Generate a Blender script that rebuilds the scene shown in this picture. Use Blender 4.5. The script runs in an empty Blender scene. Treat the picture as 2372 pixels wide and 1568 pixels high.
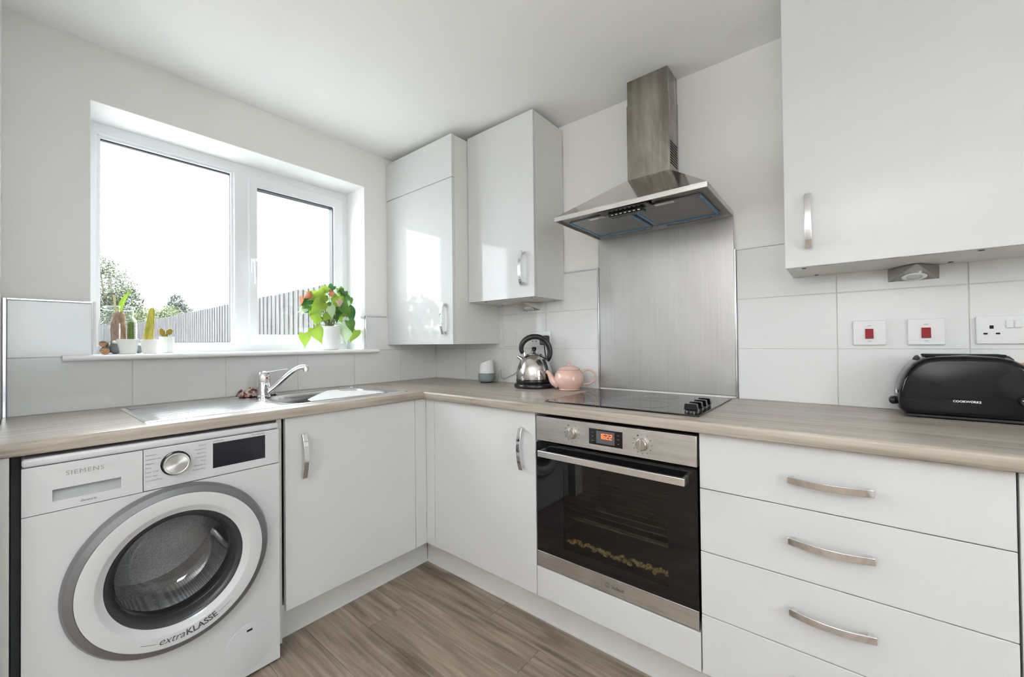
import bpy, bmesh, math, random
from mathutils import Vector, Matrix
random.seed(7)
PI = math.pi
scn = bpy.context.scene
COL = scn.collection

# ------------------------------------------------------------------ camera
cam_d = bpy.data.cameras.new('camera'); cam = bpy.data.objects.new('camera', cam_d); COL.objects.link(cam)
cam_d.sensor_width = 36.0; cam_d.lens = 14.226; cam_d.clip_start = 0.03; cam_d.clip_end = 200
_r = Vector((0.774987, 0.631888, -0.010607)); _u = Vector((0.014829, -0.001403, 0.999889)); _f = Vector((-0.631803, 0.775058, 0.010458))
cam.matrix_world = Matrix(((_r.x, _u.x, -_f.x, 2.20802), (_r.y, _u.y, -_f.y, -1.86329), (_r.z, _u.z, -_f.z, 1.14237), (0, 0, 0, 1)))
scn.camera = cam

# ------------------------------------------------------------------ world (overcast sky)
wd = bpy.data.worlds.new('overcast_sky'); scn.world = wd; wd.use_nodes = True
nt = wd.node_tree; bg = nt.nodes['Background']
tc = nt.nodes.new('ShaderNodeTexCoord'); nz = nt.nodes.new('ShaderNodeTexNoise'); cr = nt.nodes.new('ShaderNodeValToRGB')
nz.inputs['Scale'].default_value = 3.0; nz.inputs['Detail'].default_value = 5
cr.color_ramp.elements[0].position = 0.35; cr.color_ramp.elements[0].color = (0.80, 0.89, 1.0, 1)
cr.color_ramp.elements[1].position = 0.6; cr.color_ramp.elements[1].color = (0.93, 0.97, 1.0, 1)
nt.links.new(tc.outputs['Generated'], nz.inputs['Vector']); nt.links.new(nz.outputs['Fac'], cr.inputs['Fac']); nt.links.new(cr.outputs['Color'], bg.inputs['Color'])
SKY = 4.4
bg.inputs['Strength'].default_value = SKY

# portal that only guides the sampling of the sky through the window
def portal(loc, rot, sx, sy):
    d = bpy.data.lights.new('window_portal', 'AREA'); d.shape = 'RECTANGLE'; d.size = sx; d.size_y = sy
    d.cycles.is_portal = True
    o = bpy.data.objects.new('window_portal', d); COL.objects.link(o); o.location = loc; o.rotation_euler = rot
portal((-0.26, -1.114, 1.60), (0, -PI/2, 0), 0.98, 1.14)

portal((4.07, -1.625, 1.55), (0, PI/2, 0), 1.08, 0.74)

scn.view_settings.view_transform = 'Standard'; scn.view_settings.look = 'None'
scn.view_settings.exposure = 1.66; scn.view_settings.gamma = 1.0; scn.view_settings.use_curve_mapping = False
scn.cycles.use_denoising = True
scn.cycles.max_bounces = 12; scn.cycles.diffuse_bounces = 7; scn.cycles.glossy_bounces = 5
scn.cycles.transparent_max_bounces = 24; scn.cycles.transmission_bounces = 8
scn.cycles.sample_clamp_indirect = 6.0; scn.cycles.caustics_reflective = False; scn.cycles.caustics_refractive = False

# ------------------------------------------------------------------ materials
def srgb(r, g, b):
    f = lambda c: (c/255/12.92) if c/255 <= 0.04045 else ((c/255+0.055)/1.055)**2.4
    return (f(r), f(g), f(b), 1.0)
M = {}
def pm(name, col, rough=0.5, metal=0.0, coat=0.0, emit=None, estr=1.0, bump=None, spec=0.5, trans=0.0, sss=0.0):
    m = bpy.data.materials.new(name); m.use_nodes = True; n = m.node_tree; b = n.nodes['Principled BSDF']
    b.inputs['Base Color'].default_value = col if len(col) == 4 else (*col, 1)
    b.inputs['Roughness'].default_value = rough; b.inputs['Metallic'].default_value = metal
    b.inputs['Coat Weight'].default_value = coat; b.inputs['Coat Roughness'].default_value = 0.04
    b.inputs['Specular IOR Level'].default_value = spec
    if trans: b.inputs['Transmission Weight'].default_value = trans
    if emit: b.inputs['Emission Color'].default_value = emit; b.inputs['Emission Strength'].default_value = estr
    if bump:
        sc, st = bump[:2]; tcn = n.nodes.new('ShaderNodeTexCoord'); mp = n.nodes.new('ShaderNodeMapping'); ns = n.nodes.new('ShaderNodeTexNoise'); bp = n.nodes.new('ShaderNodeBump')
        mp.inputs['Scale'].default_value = sc; ns.inputs['Scale'].default_value = 1.0; ns.inputs['Detail'].default_value = 4
        bp.inputs['Strength'].default_value = st; bp.inputs['Distance'].default_value = 0.002
        n.links.new(tcn.outputs['Object'], mp.inputs['Vector']); n.links.new(mp.outputs[0], ns.inputs['Vector']); n.links.new(ns.outputs['Fac'], bp.inputs['Height']); n.links.new(bp.outputs[0], b.inputs['Normal'])
    M[name] = m; return m
def streak(name, cols, scale, rough=0.4, metal=0.0, detail=6, dist=0.0, rough2=None, bump=0.0, rand=False, pos=(0.3, 0.7), extra=None, coat=0.0):
    """noise stretched along an axis through a colour ramp: brushed steel, wood, bark"""
    m = pm(name, cols[0], rough, metal, coat); n = m.node_tree; b = n.nodes['Principled BSDF']
    tcn = n.nodes.new('ShaderNodeTexCoord'); mp = n.nodes.new('ShaderNodeMapping'); ns = n.nodes.new('ShaderNodeTexNoise'); rp = n.nodes.new('ShaderNodeValToRGB')
    mp.inputs['Scale'].default_value = scale; ns.inputs['Scale'].default_value = 1.0; ns.inputs['Detail'].default_value = detail; ns.inputs['Distortion'].default_value = dist; ns.inputs['Roughness'].default_value = 0.6
    e = rp.color_ramp.elements; e[0].position = pos[0]; e[0].color = cols[0]; e[1].position = pos[1]; e[1].color = cols[-1]
    for i, c in enumerate(cols[1:-1]):
        k = e.new(pos[0]+(pos[1]-pos[0])*(i+1)/(len(cols)-1)); k.color = c
    vec = tcn.outputs['Object']
    if rand:
        oi = n.nodes.new('ShaderNodeObjectInfo'); vm = n.nodes.new('ShaderNodeVectorMath'); vm.operation = 'MULTIPLY_ADD'
        vm.inputs[1].default_value = (37, 61, 0); n.links.new(oi.outputs['Random'], vm.inputs[0]); n.links.new(vec, vm.inputs[2]); vec = vm.outputs[0]
    n.links.new(vec, mp.inputs['Vector']); n.links.new(mp.outputs[0], ns.inputs['Vector']); n.links.new(ns.outputs['Fac'], rp.inputs['Fac'])
    colout = rp.outputs['Color']
    if extra:   # second, larger figure multiplied in: (scale, dark colour, lo, hi)
        mp2 = n.nodes.new('ShaderNodeMapping'); ns2 = n.nodes.new('ShaderNodeTexNoise'); rp2 = n.nodes.new('ShaderNodeValToRGB'); mx = n.nodes.new('ShaderNodeMix')
        mp2.inputs['Scale'].default_value = extra[0]; ns2.inputs['Scale'].default_value = 1; ns2.inputs['Detail'].default_value = 5; ns2.inputs['Distortion'].default_value = extra[4] if len(extra) > 4 else 1.2
        rp2.color_ramp.elements[0].position = extra[2]; rp2.color_ramp.elements[0].color = extra[1]; rp2.color_ramp.elements[1].position = extra[3]; rp2.color_ramp.elements[1].color = (1, 1, 1, 1)
        mx.data_type = 'RGBA'; mx.blend_type = 'MULTIPLY'; mx.inputs[0].default_value = 1.0
        n.links.new(vec, mp2.inputs['Vector']); n.links.new(mp2.outputs[0], ns2.inputs['Vector']); n.links.new(ns2.outputs['Fac'], rp2.inputs['Fac'])
        n.links.new(colout, mx.inputs[6]); n.links.new(rp2.outputs['Color'], mx.inputs[7]); colout = mx.outputs[2]
    n.links.new(colout, b.inputs['Base Color'])
    if rough2 is not None:
        mr = n.nodes.new('ShaderNodeMapRange'); mr.inputs['To Min'].default_value = rough; mr.inputs['To Max'].default_value = rough2
        n.links.new(ns.outputs['Fac'], mr.inputs['Value']); n.links.new(mr.outputs[0], b.inputs['Roughness'])
    if bump:
        bp = n.nodes.new('ShaderNodeBump'); bp.inputs['Strength'].default_value = bump; bp.inputs['Distance'].default_value = 0.001
        n.links.new(ns.outputs['Fac'], bp.inputs['Height']); n.links.new(bp.outputs[0], b.inputs['Normal'])
    return m
def thin_glass(name, tint=(1, 1, 1, 1), ior=1.5, rough=0.0):
    m = bpy.data.materials.new(name); m.use_nodes = True; n = m.node_tree; n.nodes.remove(n.nodes['Principled BSDF'])
    out = n.nodes['Material Output']; tr = n.nodes.new('ShaderNodeBsdfTransparent'); gl = n.nodes.new('ShaderNodeBsdfGlossy'); fr = n.nodes.new('ShaderNodeLayerWeight'); pw = n.nodes.new('ShaderNodeMath'); mr = n.nodes.new('ShaderNodeMapRange'); mx = n.nodes.new('ShaderNodeMixShader')
    tr.inputs['Color'].default_value = tint; gl.inputs['Roughness'].default_value = rough; fr.inputs['Blend'].default_value = 0.5; pw.operation = 'POWER'; pw.inputs[1].default_value = 4.0; mr.inputs['To Min'].default_value = ((ior-1)/(ior+1))**2; mr.inputs['To Max'].default_value = 0.75
    n.links.new(fr.outputs['Facing'], pw.inputs[0]); n.links.new(pw.outputs[0], mr.inputs['Value']); n.links.new(mr.outputs[0], mx.inputs[0]); n.links.new(tr.outputs[0], mx.inputs[1]); n.links.new(gl.outputs[0], mx.inputs[2]); n.links.new(mx.outputs[0], out.inputs['Surface'])
    M[name] = m; return m
pm('wall_paint', (0.82, 0.812, 0.795), 0.7, bump=((60, 60, 60), 0.03))
pm('ceiling_paint', (0.93, 0.93, 0.925), 0.8)
pm('reveal_white', (0.87, 0.87, 0.87), 0.5)
pm('gloss_white', (0.625, 0.63, 0.63), 0.06, coat=0.0, spec=0.19)
pm('carcass_white', (0.68, 0.68, 0.66), 0.35)
pm('plinth_white', (0.66, 0.66, 0.64), 0.35)
pm('tile_white', (0.70, 0.706, 0.705), 0.10, spec=0.28)
pm('grout', (0.62, 0.61, 0.58), 0.85)
pm('upvc', (0.84, 0.85, 0.87), 0.28)
pm('rubber', (0.02, 0.02, 0.025), 0.5)
pm('chrome', (0.80, 0.80, 0.81), 0.06, 1.0)
pm('trim_metal', (0.72, 0.74, 0.78), 0.18, 1.0)
streak('steel_v', [(0.51, 0.51, 0.51, 1), (0.565, 0.565, 0.565, 1)], (160, 160, 3), 0.30, 1.0, rough2=0.40, bump=0.03, extra=((2.2, 2.2, 1.6), (0.90, 0.895, 0.88, 1), 0.35, 0.6))
streak('steel_h', [(0.60, 0.59, 0.575, 1), (0.74, 0.73, 0.715, 1)], (2.5, 60, 140), 0.30, 1.0, rough2=0.42, bump=0.03, extra=((6, 6, 9), (0.84, 0.815, 0.79, 1), 0.3, 0.6))
streak('steel_hood', [(0.34, 0.315, 0.285, 1), (0.52, 0.49, 0.455, 1)], (22, 22, 1.6), 0.2, 1.0, rough2=0.34, bump=0.05, extra=((5, 5, 3), (0.72, 0.69, 0.64, 1), 0.38, 0.62))
streak('steel_sink', [(0.62, 0.62, 0.62, 1), (0.76, 0.76, 0.765, 1)], (40, 3, 10), 0.16, 1.0, rough2=0.26)
pm('steel_polish', (0.62, 0.60, 0.57), 0.10, 1.0)
pm('hood_filter', (0.33, 0.33, 0.32), 0.45, 1.0, bump=((500, 500, 500), 0.4))
pm('hood_inner', (0.24, 0.23, 0.22), 0.3, 1.0)
pm('blue_film', srgb(38, 140, 205), 0.25)
pm('black_plastic', (0.012, 0.012, 0.013), 0.22)
pm('black_gloss', (0.006, 0.006, 0.007), 0.04)
pm('toaster_black', (0.006, 0.006, 0.007), 0.10, spec=0.28)
pm('black_matte', (0.015, 0.015, 0.016), 0.55)
pm('dark_void', (0.008, 0.008, 0.01), 0.9)
pm('grey_print', (0.10, 0.10, 0.10), 0.5)
pm('light_print', (0.33, 0.33, 0.33), 0.3, 0.6)
pm('white_print', (0.8, 0.8, 0.8), 0.4)
pm('plastic_white', (0.82, 0.82, 0.82), 0.25)
pm('plate_white', (0.70, 0.71, 0.71), 0.25)
pm('red_plastic', (0.27, 0.001, 0.004), 0.35, spec=0.2)
pm('appliance_white', (0.60, 0.612, 0.625), 0.16)
pm('dial_steel', (0.72, 0.73, 0.73), 0.34, 0.85)
pm('wedge_steel', (0.38, 0.365, 0.33), 0.35, 1.0)
pm('steel_bright', (0.82, 0.815, 0.80), 0.28, 1.0)
pm('pot_frosted', (0.68, 0.69, 0.68), 0.3)
pm('appliance_grey', (0.20, 0.20, 0.21), 0.30, 0.5)
pm('appliance_dark', (0.035, 0.036, 0.04), 0.28)
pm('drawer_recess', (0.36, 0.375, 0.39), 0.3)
pm('display', (0.012, 0.014, 0.022), 0.10)
pm('display_orange', (0.9, 0.2, 0.05), 0.5, emit=srgb(255, 96, 40), estr=0.75)
pm('display_grey', (0.10, 0.10, 0.11), 0.2)
pm('knob_beige', (0.45, 0.43, 0.38), 0.28, 0.8)
pm('hob_mark', (0.16, 0.16, 0.16), 0.4)
pm('pot_white', (0.84, 0.83, 0.80), 0.35)
pm('teapot_pink', srgb(222, 186, 172), 0.12, coat=0.3)
pm('fabric_grey', srgb(128, 138, 142), 0.9, bump=((900, 900, 900), 0.4))
pm('speaker_white', (0.72, 0.72, 0.73), 0.45)
pm('speaker_top', (0.34, 0.345, 0.34), 0.5)
pm('soil', (0.05, 0.03, 0.02), 0.95, bump=((200, 200, 200), 0.8))
pm('leaf_lime', srgb(142, 170, 62), 0.35)
pm('leaf_green', srgb(94, 136, 60), 0.35)
pm('leaf_dark', srgb(52, 100, 44), 0.35)
pm('leaf_pale', srgb(186, 206, 168), 0.4)
pm('leaf_red', srgb(196, 124, 96), 0.35)
pm('leaf_pink', srgb(226, 196, 186), 0.4)
pm('stem_green', srgb(120, 130, 60), 0.5)
for k in ('lime', 'green', 'dark', 'pale', 'red', 'pink'):
    m = M['leaf_'+k]; n = m.node_tree; b = n.nodes['Principled BSDF']; tr = n.nodes.new('ShaderNodeBsdfTranslucent'); mx = n.nodes.new('ShaderNodeMixShader'); mx.inputs[0].default_value = 0.35
    tr.inputs['Color'].default_value = b.inputs['Base Color'].default_value
    n.links.new(b.outputs[0], mx.inputs[1]); n.links.new(tr.outputs[0], mx.inputs[2]); n.links.new(mx.outputs[0], n.nodes['Material Output'].inputs['Surface'])
streak('cactus_green', [srgb(66, 92, 40), srgb(120, 140, 66)], (60, 60, 20), 0.55)
streak('cactus_yellow', [srgb(150, 150, 40), srgb(226, 214, 92)], (60, 60, 14), 0.5)
pm('cactus_pad', srgb(150, 128, 46), 0.55)
pm('spine', srgb(240, 226, 190), 0.6)
streak('bulb_brown', [srgb(112, 78, 60), srgb(196, 156, 128)], (90, 90, 30), 0.8, bump=0.8)
streak('bark', [srgb(70, 62, 58), srgb(150, 138, 128)], (60, 60, 60), 0.9, bump=0.6)
streak('cut_wood', [srgb(150, 92, 56), srgb(222, 178, 130)], (160, 160, 160), 0.8)
pm('stone', srgb(120, 124, 128), 0.8, bump=((80, 80, 80), 0.5))
pm('straw', srgb(214, 190, 150), 0.7)
streak('cloth', [srgb(82, 30, 38), srgb(150, 110, 100), srgb(206, 190, 178)], (55, 55, 55), 0.9, pos=(0.42, 0.60))
streak('wood_orange', [srgb(150, 96, 36), srgb(206, 146, 70)], (4, 40, 40), 0.5)
streak('gold_crumb', [srgb(110, 78, 36), srgb(250, 214, 140)], (150, 150, 150), 0.45, pos=(0.35, 0.6))
pm('oven_enamel', (0.045, 0.043, 0.042), 0.35)
W1, W2, W3 = srgb(134, 124, 113), srgb(170, 160, 148), srgb(188, 179, 168)
for ax, nm in (((2.2, 60, 60), 'worktop_x'), ((60, 2.2, 60), 'worktop_y')):
    streak(nm, [W1, W2, W3], ax, 0.26, detail=9, dist=0.5, rough2=0.40, bump=0.05, pos=(0.32, 0.68), extra=(tuple(0.6 if s < 10 else 8 for s in ax), (0.80, 0.78, 0.76, 1), 0.30, 0.55, 0.8))
streak('floor_wood', [srgb(110, 96, 84), srgb(150, 135, 121), srgb(178, 163, 148)], (2.4, 46, 10), 0.42, detail=12, dist=0.5, rough2=0.55, bump=0.12, rand=True, pos=(0.28, 0.72), extra=((1.5, 11, 4), (0.55, 0.51, 0.47, 1), 0.30, 0.50, 1.0))
pm('joint_dark', (0.05, 0.04, 0.035), 0.8)
streak('fence_wood', [(0.032, 0.029, 0.030, 1), (0.10, 0.093, 0.092, 1)], (30, 30, 3), 0.85, rand=True)
pm('bounce_paving', (0.50, 0.495, 0.46), 0.9, bump=((30, 30, 30), 0.6))  # unseen paving, made pale to bounce skylight up onto the ceiling
pm('tree_olive', (0.058, 0.068, 0.036), 0.7); pm('tree_green', (0.10, 0.12, 0.05), 0.7); pm('tree_blue', (0.034, 0.045, 0.040), 0.7); pm('trunk', srgb(110, 100, 90), 0.9)
pm('lamp_glow', (1, 0.95, 0.88), 0.5, emit=(1.0, 0.93, 0.84, 1), estr=14.0)
thin_glass('window_glass', (0.97, 0.985, 0.98, 1), 1.45)
thin_glass('jar_glass', (0.94, 0.96, 0.96, 1), 1.75)
thin_glass('cup_glass', (0.80, 0.82, 0.82, 1), 1.5, 0.1)
thin_glass('porthole_glass', (0.86, 0.86, 0.86, 1), 2.0)
thin_glass('oven_glass', (0.62, 0.62, 0.60, 1), 1.55)
# perforated drum
def drum_mat():
    m = pm('drum_steel', (0.5, 0.5, 0.5), 0.28, 0.75); n = m.node_tree; b = n.nodes['Principled BSDF']
    tcn = n.nodes.new('ShaderNodeTexCoord'); vo = n.nodes.new('ShaderNodeTexVoronoi'); rp = n.nodes.new('ShaderNodeValToRGB'); mp = n.nodes.new('ShaderNodeMapping')
    mp.inputs['Scale'].default_value = (70, 70, 70); vo.inputs['Randomness'].default_value = 0.25; rp.color_ramp.interpolation = 'CONSTANT'
    rp.color_ramp.elements[0].color = (0.01, 0.01, 0.01, 1); rp.color_ramp.elements[1].position = 0.40; rp.color_ramp.elements[1].color = (0.92, 0.92, 0.93, 1)
    n.links.new(tcn.outputs['Object'], mp.inputs['Vector']); n.links.new(mp.outputs[0], vo.inputs['Vector']); n.links.new(vo.outputs['Distance'], rp.inputs['Fac']); n.links.new(rp.outputs['Color'], b.inputs['Base Color'])
drum_mat()
_m = M['dial_steel']; _n = _m.node_tree; _b = _n.nodes['Principled BSDF']; _t = _n.nodes.new('ShaderNodeTangent'); _t.direction_type = 'RADIAL'; _t.axis = 'X'
_b.inputs['Anisotropic'].default_value = 0.85; _b.inputs['Metallic'].default_value = 1.0; _n.links.new(_t.outputs[0], _b.inputs['Tangent'])

# ------------------------------------------------------------------ mesh helpers
class MB:
    def __init__(s): s.v = []; s.f = []
    def add(s, vs, fs):
        k = len(s.v); s.v += [tuple(p) for p in vs]; s.f += [tuple(i+k for i in f) for f in fs]; return s
    def box(s, x0, x1, y0, y1, z0, z1):
        x0, x1 = sorted((x0, x1)); y0, y1 = sorted((y0, y1)); z0, z1 = sorted((z0, z1))
        return s.add([(x0,y0,z0),(x1,y0,z0),(x1,y1,z0),(x0,y1,z0),(x0,y0,z1),(x1,y0,z1),(x1,y1,z1),(x0,y1,z1)],
                     [(0,3,2,1),(4,5,6,7),(0,1,5,4),(1,2,6,5),(2,3,7,6),(3,0,4,7)])
    def prism(s, poly, axis, a, b):
        """poly: 2D points; axis: extrusion axis. x:(y,z) y:(x,z) z:(x,y)"""
        mk = {'x': lambda p, t: (t, p[0], p[1]), 'y': lambda p, t: (p[0], t, p[1]), 'z': lambda p, t: (p[0], p[1], t)}[axis]
        n = len(poly); vs = [mk(p, a) for p in poly]+[mk(p, b) for p in poly]
        return s.add(vs, [tuple(range(n))[::-1], tuple(range(n, 2*n))]+[(i, (i+1) % n, n+(i+1) % n, n+i) for i in range(n)])
    def lathe(s, prof, c, axis='z', n=40, cap0=True, cap1=True, rf=None):
        vs = []; m = len(prof)
        for (r, h) in prof:
            for k in range(n):
                a = 2*PI*k/n; q = r*(rf(a, h) if rf else 1); p, w = q*math.cos(a), q*math.sin(a)
                vs.append({'z': (c[0]+p, c[1]+w, c[2]+h), 'x': (c[0]+h, c[1]+p, c[2]+w), 'y': (c[0]+p, c[1]+h, c[2]+w)}[axis])
        fs = [(i*n+k, i*n+(k+1) % n, (i+1)*n+(k+1) % n, (i+1)*n+k) for i in range(m-1) for k in range(n)]
        if cap0: fs.append(tuple(range(n))[::-1])
        if cap1: fs.append(tuple(range((m-1)*n, m*n)))
        return s.add(vs, fs)
    def tube(s, path, r, n=10, caps=True):
        P = [Vector(p) for p in path]; R = r if isinstance(r, (list, tuple)) else [r]*len(P); vs = []
        t0 = (P[1]-P[0]).normalized(); a = Vector((0, 0, 1)) if abs(t0.z) < 0.9 else Vector((1, 0, 0)); nn = t0.cross(a).normalized()
        for i, p in enumerate(P):
            t = ((P[min(i+1, len(P)-1)]-P[max(i-1, 0)])).normalized(); nn = (nn-t*nn.dot(t)).normalized(); bb = t.cross(nn)
            for k in range(n):
                an = 2*PI*k/n; vs.append(p+(nn*math.cos(an)+bb*math.sin(an))*R[i])
        fs = [(i*n+k, i*n+(k+1) % n, (i+1)*n+(k+1) % n, (i+1)*n+k) for i in range(len(P)-1) for k in range(n)]
        if caps: fs += [tuple(range(n))[::-1], tuple(range((len(P)-1)*n, len(P)*n))]
        return s.add(vs, fs)
    def sphere(s, c, r, n=20, m=12):
        rx, ry, rz = r if isinstance(r, (tuple, list)) else (r, r, r); vs = []
        for i in range(1, m):
            t = PI*i/m
            for k in range(n):
                a = 2*PI*k/n; vs.append((c[0]+rx*math.sin(t)*math.cos(a), c[1]+ry*math.sin(t)*math.sin(a), c[2]+rz*math.cos(t)))
        q = len(vs); vs += [(c[0], c[1], c[2]+rz), (c[0], c[1], c[2]-rz)]
        fs = [(i*n+k, (i+1)*n+k, (i+1)*n+(k+1) % n, i*n+(k+1) % n) for i in range(m-2) for k in range(n)]
        fs += [(q, k, (k+1) % n) for k in range(n)]+[(q+1, (m-2)*n+(k+1) % n, (m-2)*n+k) for k in range(n)]
        return s.add(vs, fs)
    def move(s, fn): s.v = [tuple(fn(Vector(p))) for p in s.v]; return s

def sm(path, R, k=4):
    P = [Vector(p) for p in path]; n = len(P); R = R if isinstance(R, (list, tuple)) else [R]*n; op, orr = [], []
    for i in range(n-1):
        a, b, c, d = P[max(i-1, 0)], P[i], P[i+1], P[min(i+2, n-1)]
        for j in range(k):
            t = j/k; op.append(0.5*((2*b)+(c-a)*t+(2*a-5*b+4*c-d)*t*t+(3*b-3*c+d-a)*t**3)); orr.append(R[i]+(R[i+1]-R[i])*t)
    return op+[P[-1]], orr+[R[-1]]
def setp(o, label=None, cat=None, group=None, kind=None):
    if label: o['label'] = label
    if cat: o['category'] = cat
    if group: o['group'] = group
    if kind: o['kind'] = kind
    return o
ORG = {}
def build(name, mb, mat, parent=None, bevel=0.0, smooth=False, org=None, seg=2, ang=35):
    if parent is not None: o0 = ORG[parent.name]
    elif org is not None: o0 = Vector(org)
    else:
        xs = [p[0] for p in mb.v]; ys = [p[1] for p in mb.v]; zs = [p[2] for p in mb.v]
        o0 = Vector(((min(xs)+max(xs))/2, (min(ys)+max(ys))/2, min(zs)))
    me = bpy.data.meshes.new(name); me.from_pydata([tuple(Vector(p)-o0) for p in mb.v], [], mb.f)
    bm = bmesh.new(); bm.from_mesh(me); bmesh.ops.recalc_face_normals(bm, faces=bm.faces); bm.to_mesh(me); bm.free()
    me.materials.append(M[mat] if isinstance(mat, str) else mat)
    o = bpy.data.objects.new(name, me); COL.objects.link(o)
    if parent is not None: o.parent = parent
    else: o.location = o0
    ORG[o.name] = o0
    if smooth:
        for p in me.polygons: p.use_smooth = True
        try: me.set_sharp_from_angle(angle=math.radians(ang))
        except Exception: pass
    if bevel:
        b = o.modifiers.new('edge', 'BEVEL'); b.width = bevel; b.segments = seg; b.limit_method = 'ANGLE'; b.angle_limit = math.radians(40)
        for p in me.polygons: p.use_smooth = True
        try: me.set_sharp_from_angle(angle=math.radians(50))
        except Exception: pass
        b.harden_normals = False
    return o
def thing(name, loc, label, cat, group=None):
    o = bpy.data.objects.new(name, None); COL.objects.link(o); o.location = loc; o.empty_display_size = 0.05
    ORG[o.name] = Vector(loc); return setp(o, label, cat, group)
def structure(name, loc):
    o = bpy.data.objects.new(name, None); COL.objects.link(o); o.location = loc; ORG[o.name] = Vector(loc); o['kind'] = 'structure'; o.empty_display_size = 0.05
    return o
def B(*a): return MB().box(*a)

def text_geo(s, size, align='CENTER', shear=0.0, bold=0.0, space=1.0):
    c = bpy.data.curves.new('lettering', 'FONT'); c.body = s; c.size = size; c.align_x = align; c.shear = shear; c.offset = bold; c.space_character = space; c.resolution_u = 3
    o = bpy.data.objects.new('lettering', c); COL.objects.link(o)
    me = o.to_mesh(); vs = [tuple(v.co) for v in me.vertices]; fs = [tuple(p.vertices) for p in me.polygons]
    o.to_mesh_clear(); bpy.data.objects.remove(o); bpy.data.curves.remove(c)
    return vs, fs
def text(mb, s, size, fn, **k):
    vs, fs = text_geo(s, size, **k); mb.add([fn(v[0], v[1]) for v in vs], fs); return mb
onx = lambda x, y, z: (lambda u, v: (x, y+u, z+v))      # faces +x, reads towards +y
ony = lambda y, x, z: (lambda u, v: (x+u, y, z+v))      # faces -y, reads towards +x

def bow_handle(parent, c, along, normal, L=0.172, w=0.018):
    c, A, N = Vector(c), Vector(along), Vector(normal); T = A.cross(N); mb = MB(); n = 14; th = 0.0045; vs = []
    for i in range(n+1):
        t = -1+2*i/n; off = 0.013+0.017*(1-t*t)
        for (a, b) in ((-1, 0), (1, 0), (1, 1), (-1, 1)): vs.append(c+A*(t*L/2)+T*(a*w/2)+N*(off+b*th))
    fs = [(i*4+k, i*4+(k+1) % 4, i*4+4+(k+1) % 4, i*4+4+k) for i in range(n) for k in range(4)]+[(3, 2, 1, 0), tuple(n*4+k for k in range(4))]
    mb.add(vs, fs)
    for sgn in (-1, 1):
        vs = [c+A*(sgn*(L/2-0.011)+a*0.0055*2)+T*(b*w*0.42)+N*d for a in (-.5, .5) for b in (-1, 1) for d in (0, 0.0165)]
        mb.add(vs, [(0,1,3,2),(4,6,7,5),(0,4,5,1),(2,3,7,6),(0,2,6,4),(1,5,7,3)])
    return build('handle', mb, 'chrome', parent, bevel=0.0012)

# ------------------------------------------------------------------ dimensions
ZT, ZB = 0.906, 0.870            # worktop top / underside
YF, XF = -0.5676, 0.5915         # door faces of right run / left run
YW, XW = -0.594, 0.610           # worktop fronts
CEIL = 2.307
TILE, TW = 0.2011, 0.3173
RX, RY = 4.0, -4.3               # room extents

# ------------------------------------------------------------------ room shell
def wall_boxes(mb, axis, t0, t1, a0, a1, z0, z1, holes):
    """wall slab split around rectangular holes (a-lo,a-hi,z-lo,z-hi)"""
    cuts = sorted({a0, a1, *[h[0] for h in holes], *[h[1] for h in holes]})
    for p, q in zip(cuts, cuts[1:]):
        m = (p+q)/2; hs = sorted([h for h in holes if h[0] < m < h[1]], key=lambda h: h[2]); z = z0
        for h in hs+[None]:
            top = h[2] if h else z1
            if top > z+1e-6: mb.box(t0, t1, p, q, z, top) if axis == 'x' else mb.box(p, q, t0, t1, z, top)
            if h: z = h[3]
    return mb
WY0, WY1, WZ0, WZ1 = -1.686, -0.542, 1.092, 2.088
wall_left = build('wall_left', wall_boxes(MB(), 'x', -0.28, 0, RY, 0, 0, CEIL, [(WY0, WY1, WZ0, WZ1)]), 'wall_paint', org=(0, 0, 0)); setp(wall_left, kind='structure')
wall_right = build('wall_right', B(-0.28, RX, 0, 0.12, 0, CEIL), 'wall_paint', org=(0, 0, 0)); setp(wall_right, kind='structure')
setp(build('wall_far', wall_boxes(MB(), 'x', RX, RX+0.1, RY, 0, 0, CEIL, [(-2.0, -1.25, 1.0, 2.1)]), 'wall_paint'), kind='structure')
setp(build('wall_back', B(-0.28, RX+0.1, RY-0.1, RY, 0, CEIL), 'wall_paint'), kind='structure')
setp(build('wall_return', B(0, 0.66, -1.995, -1.895, 0, CEIL), 'wall_paint'), kind='structure')
setp(build('ceiling', B(-0.28, RX+0.1, RY-0.1, 0.12, CEIL, CEIL+0.1), 'ceiling_paint'), kind='structure')
floor = build('floor', B(-0.28, RX+0.1, RY-0.1, 0.12, -0.1, -0.004), 'joint_dark', org=(0, 0, 0)); setp(floor, kind='structure')
# planks: rows 163.5 mm wide running along the hob wall
row_y = -0.4705
joints = {0: [0.10, 1.05, 2.2], 1: [0.2, 1.32, 2.55], 2: [0.712, 1.93], 3: [0.35, 1.62, 2.8], 4: [0.95, 2.2], 5: [0.5, 1.7], 6: [1.2, 2.4], 7: [0.8, 2.0]}
r_ = 0; y = -0.4705+0.1635*1
rows = []
while y > RY: rows.append(y); y -= 0.1635
for i, yt in enumerate(rows):
    k = i-1
    js = joints.get(k+0, None) if 0 <= k <= 7 else None
    if js is None: js = [random.uniform(0.3, 1.0), random.uniform(1.5, 2.1), random.uniform(2.6, 3.3)]
    xs = [0.0]+js+[RX]
    yb = max(yt-0.1635, RY)
    for a, b in zip(xs, xs[1:]):
        build('plank', B(a+0.0006, b-0.0006, yb+0.0006, yt-0.0006, -0.004, 0.0), 'floor_wood', floor, bevel=0.0008, seg=1)

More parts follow.
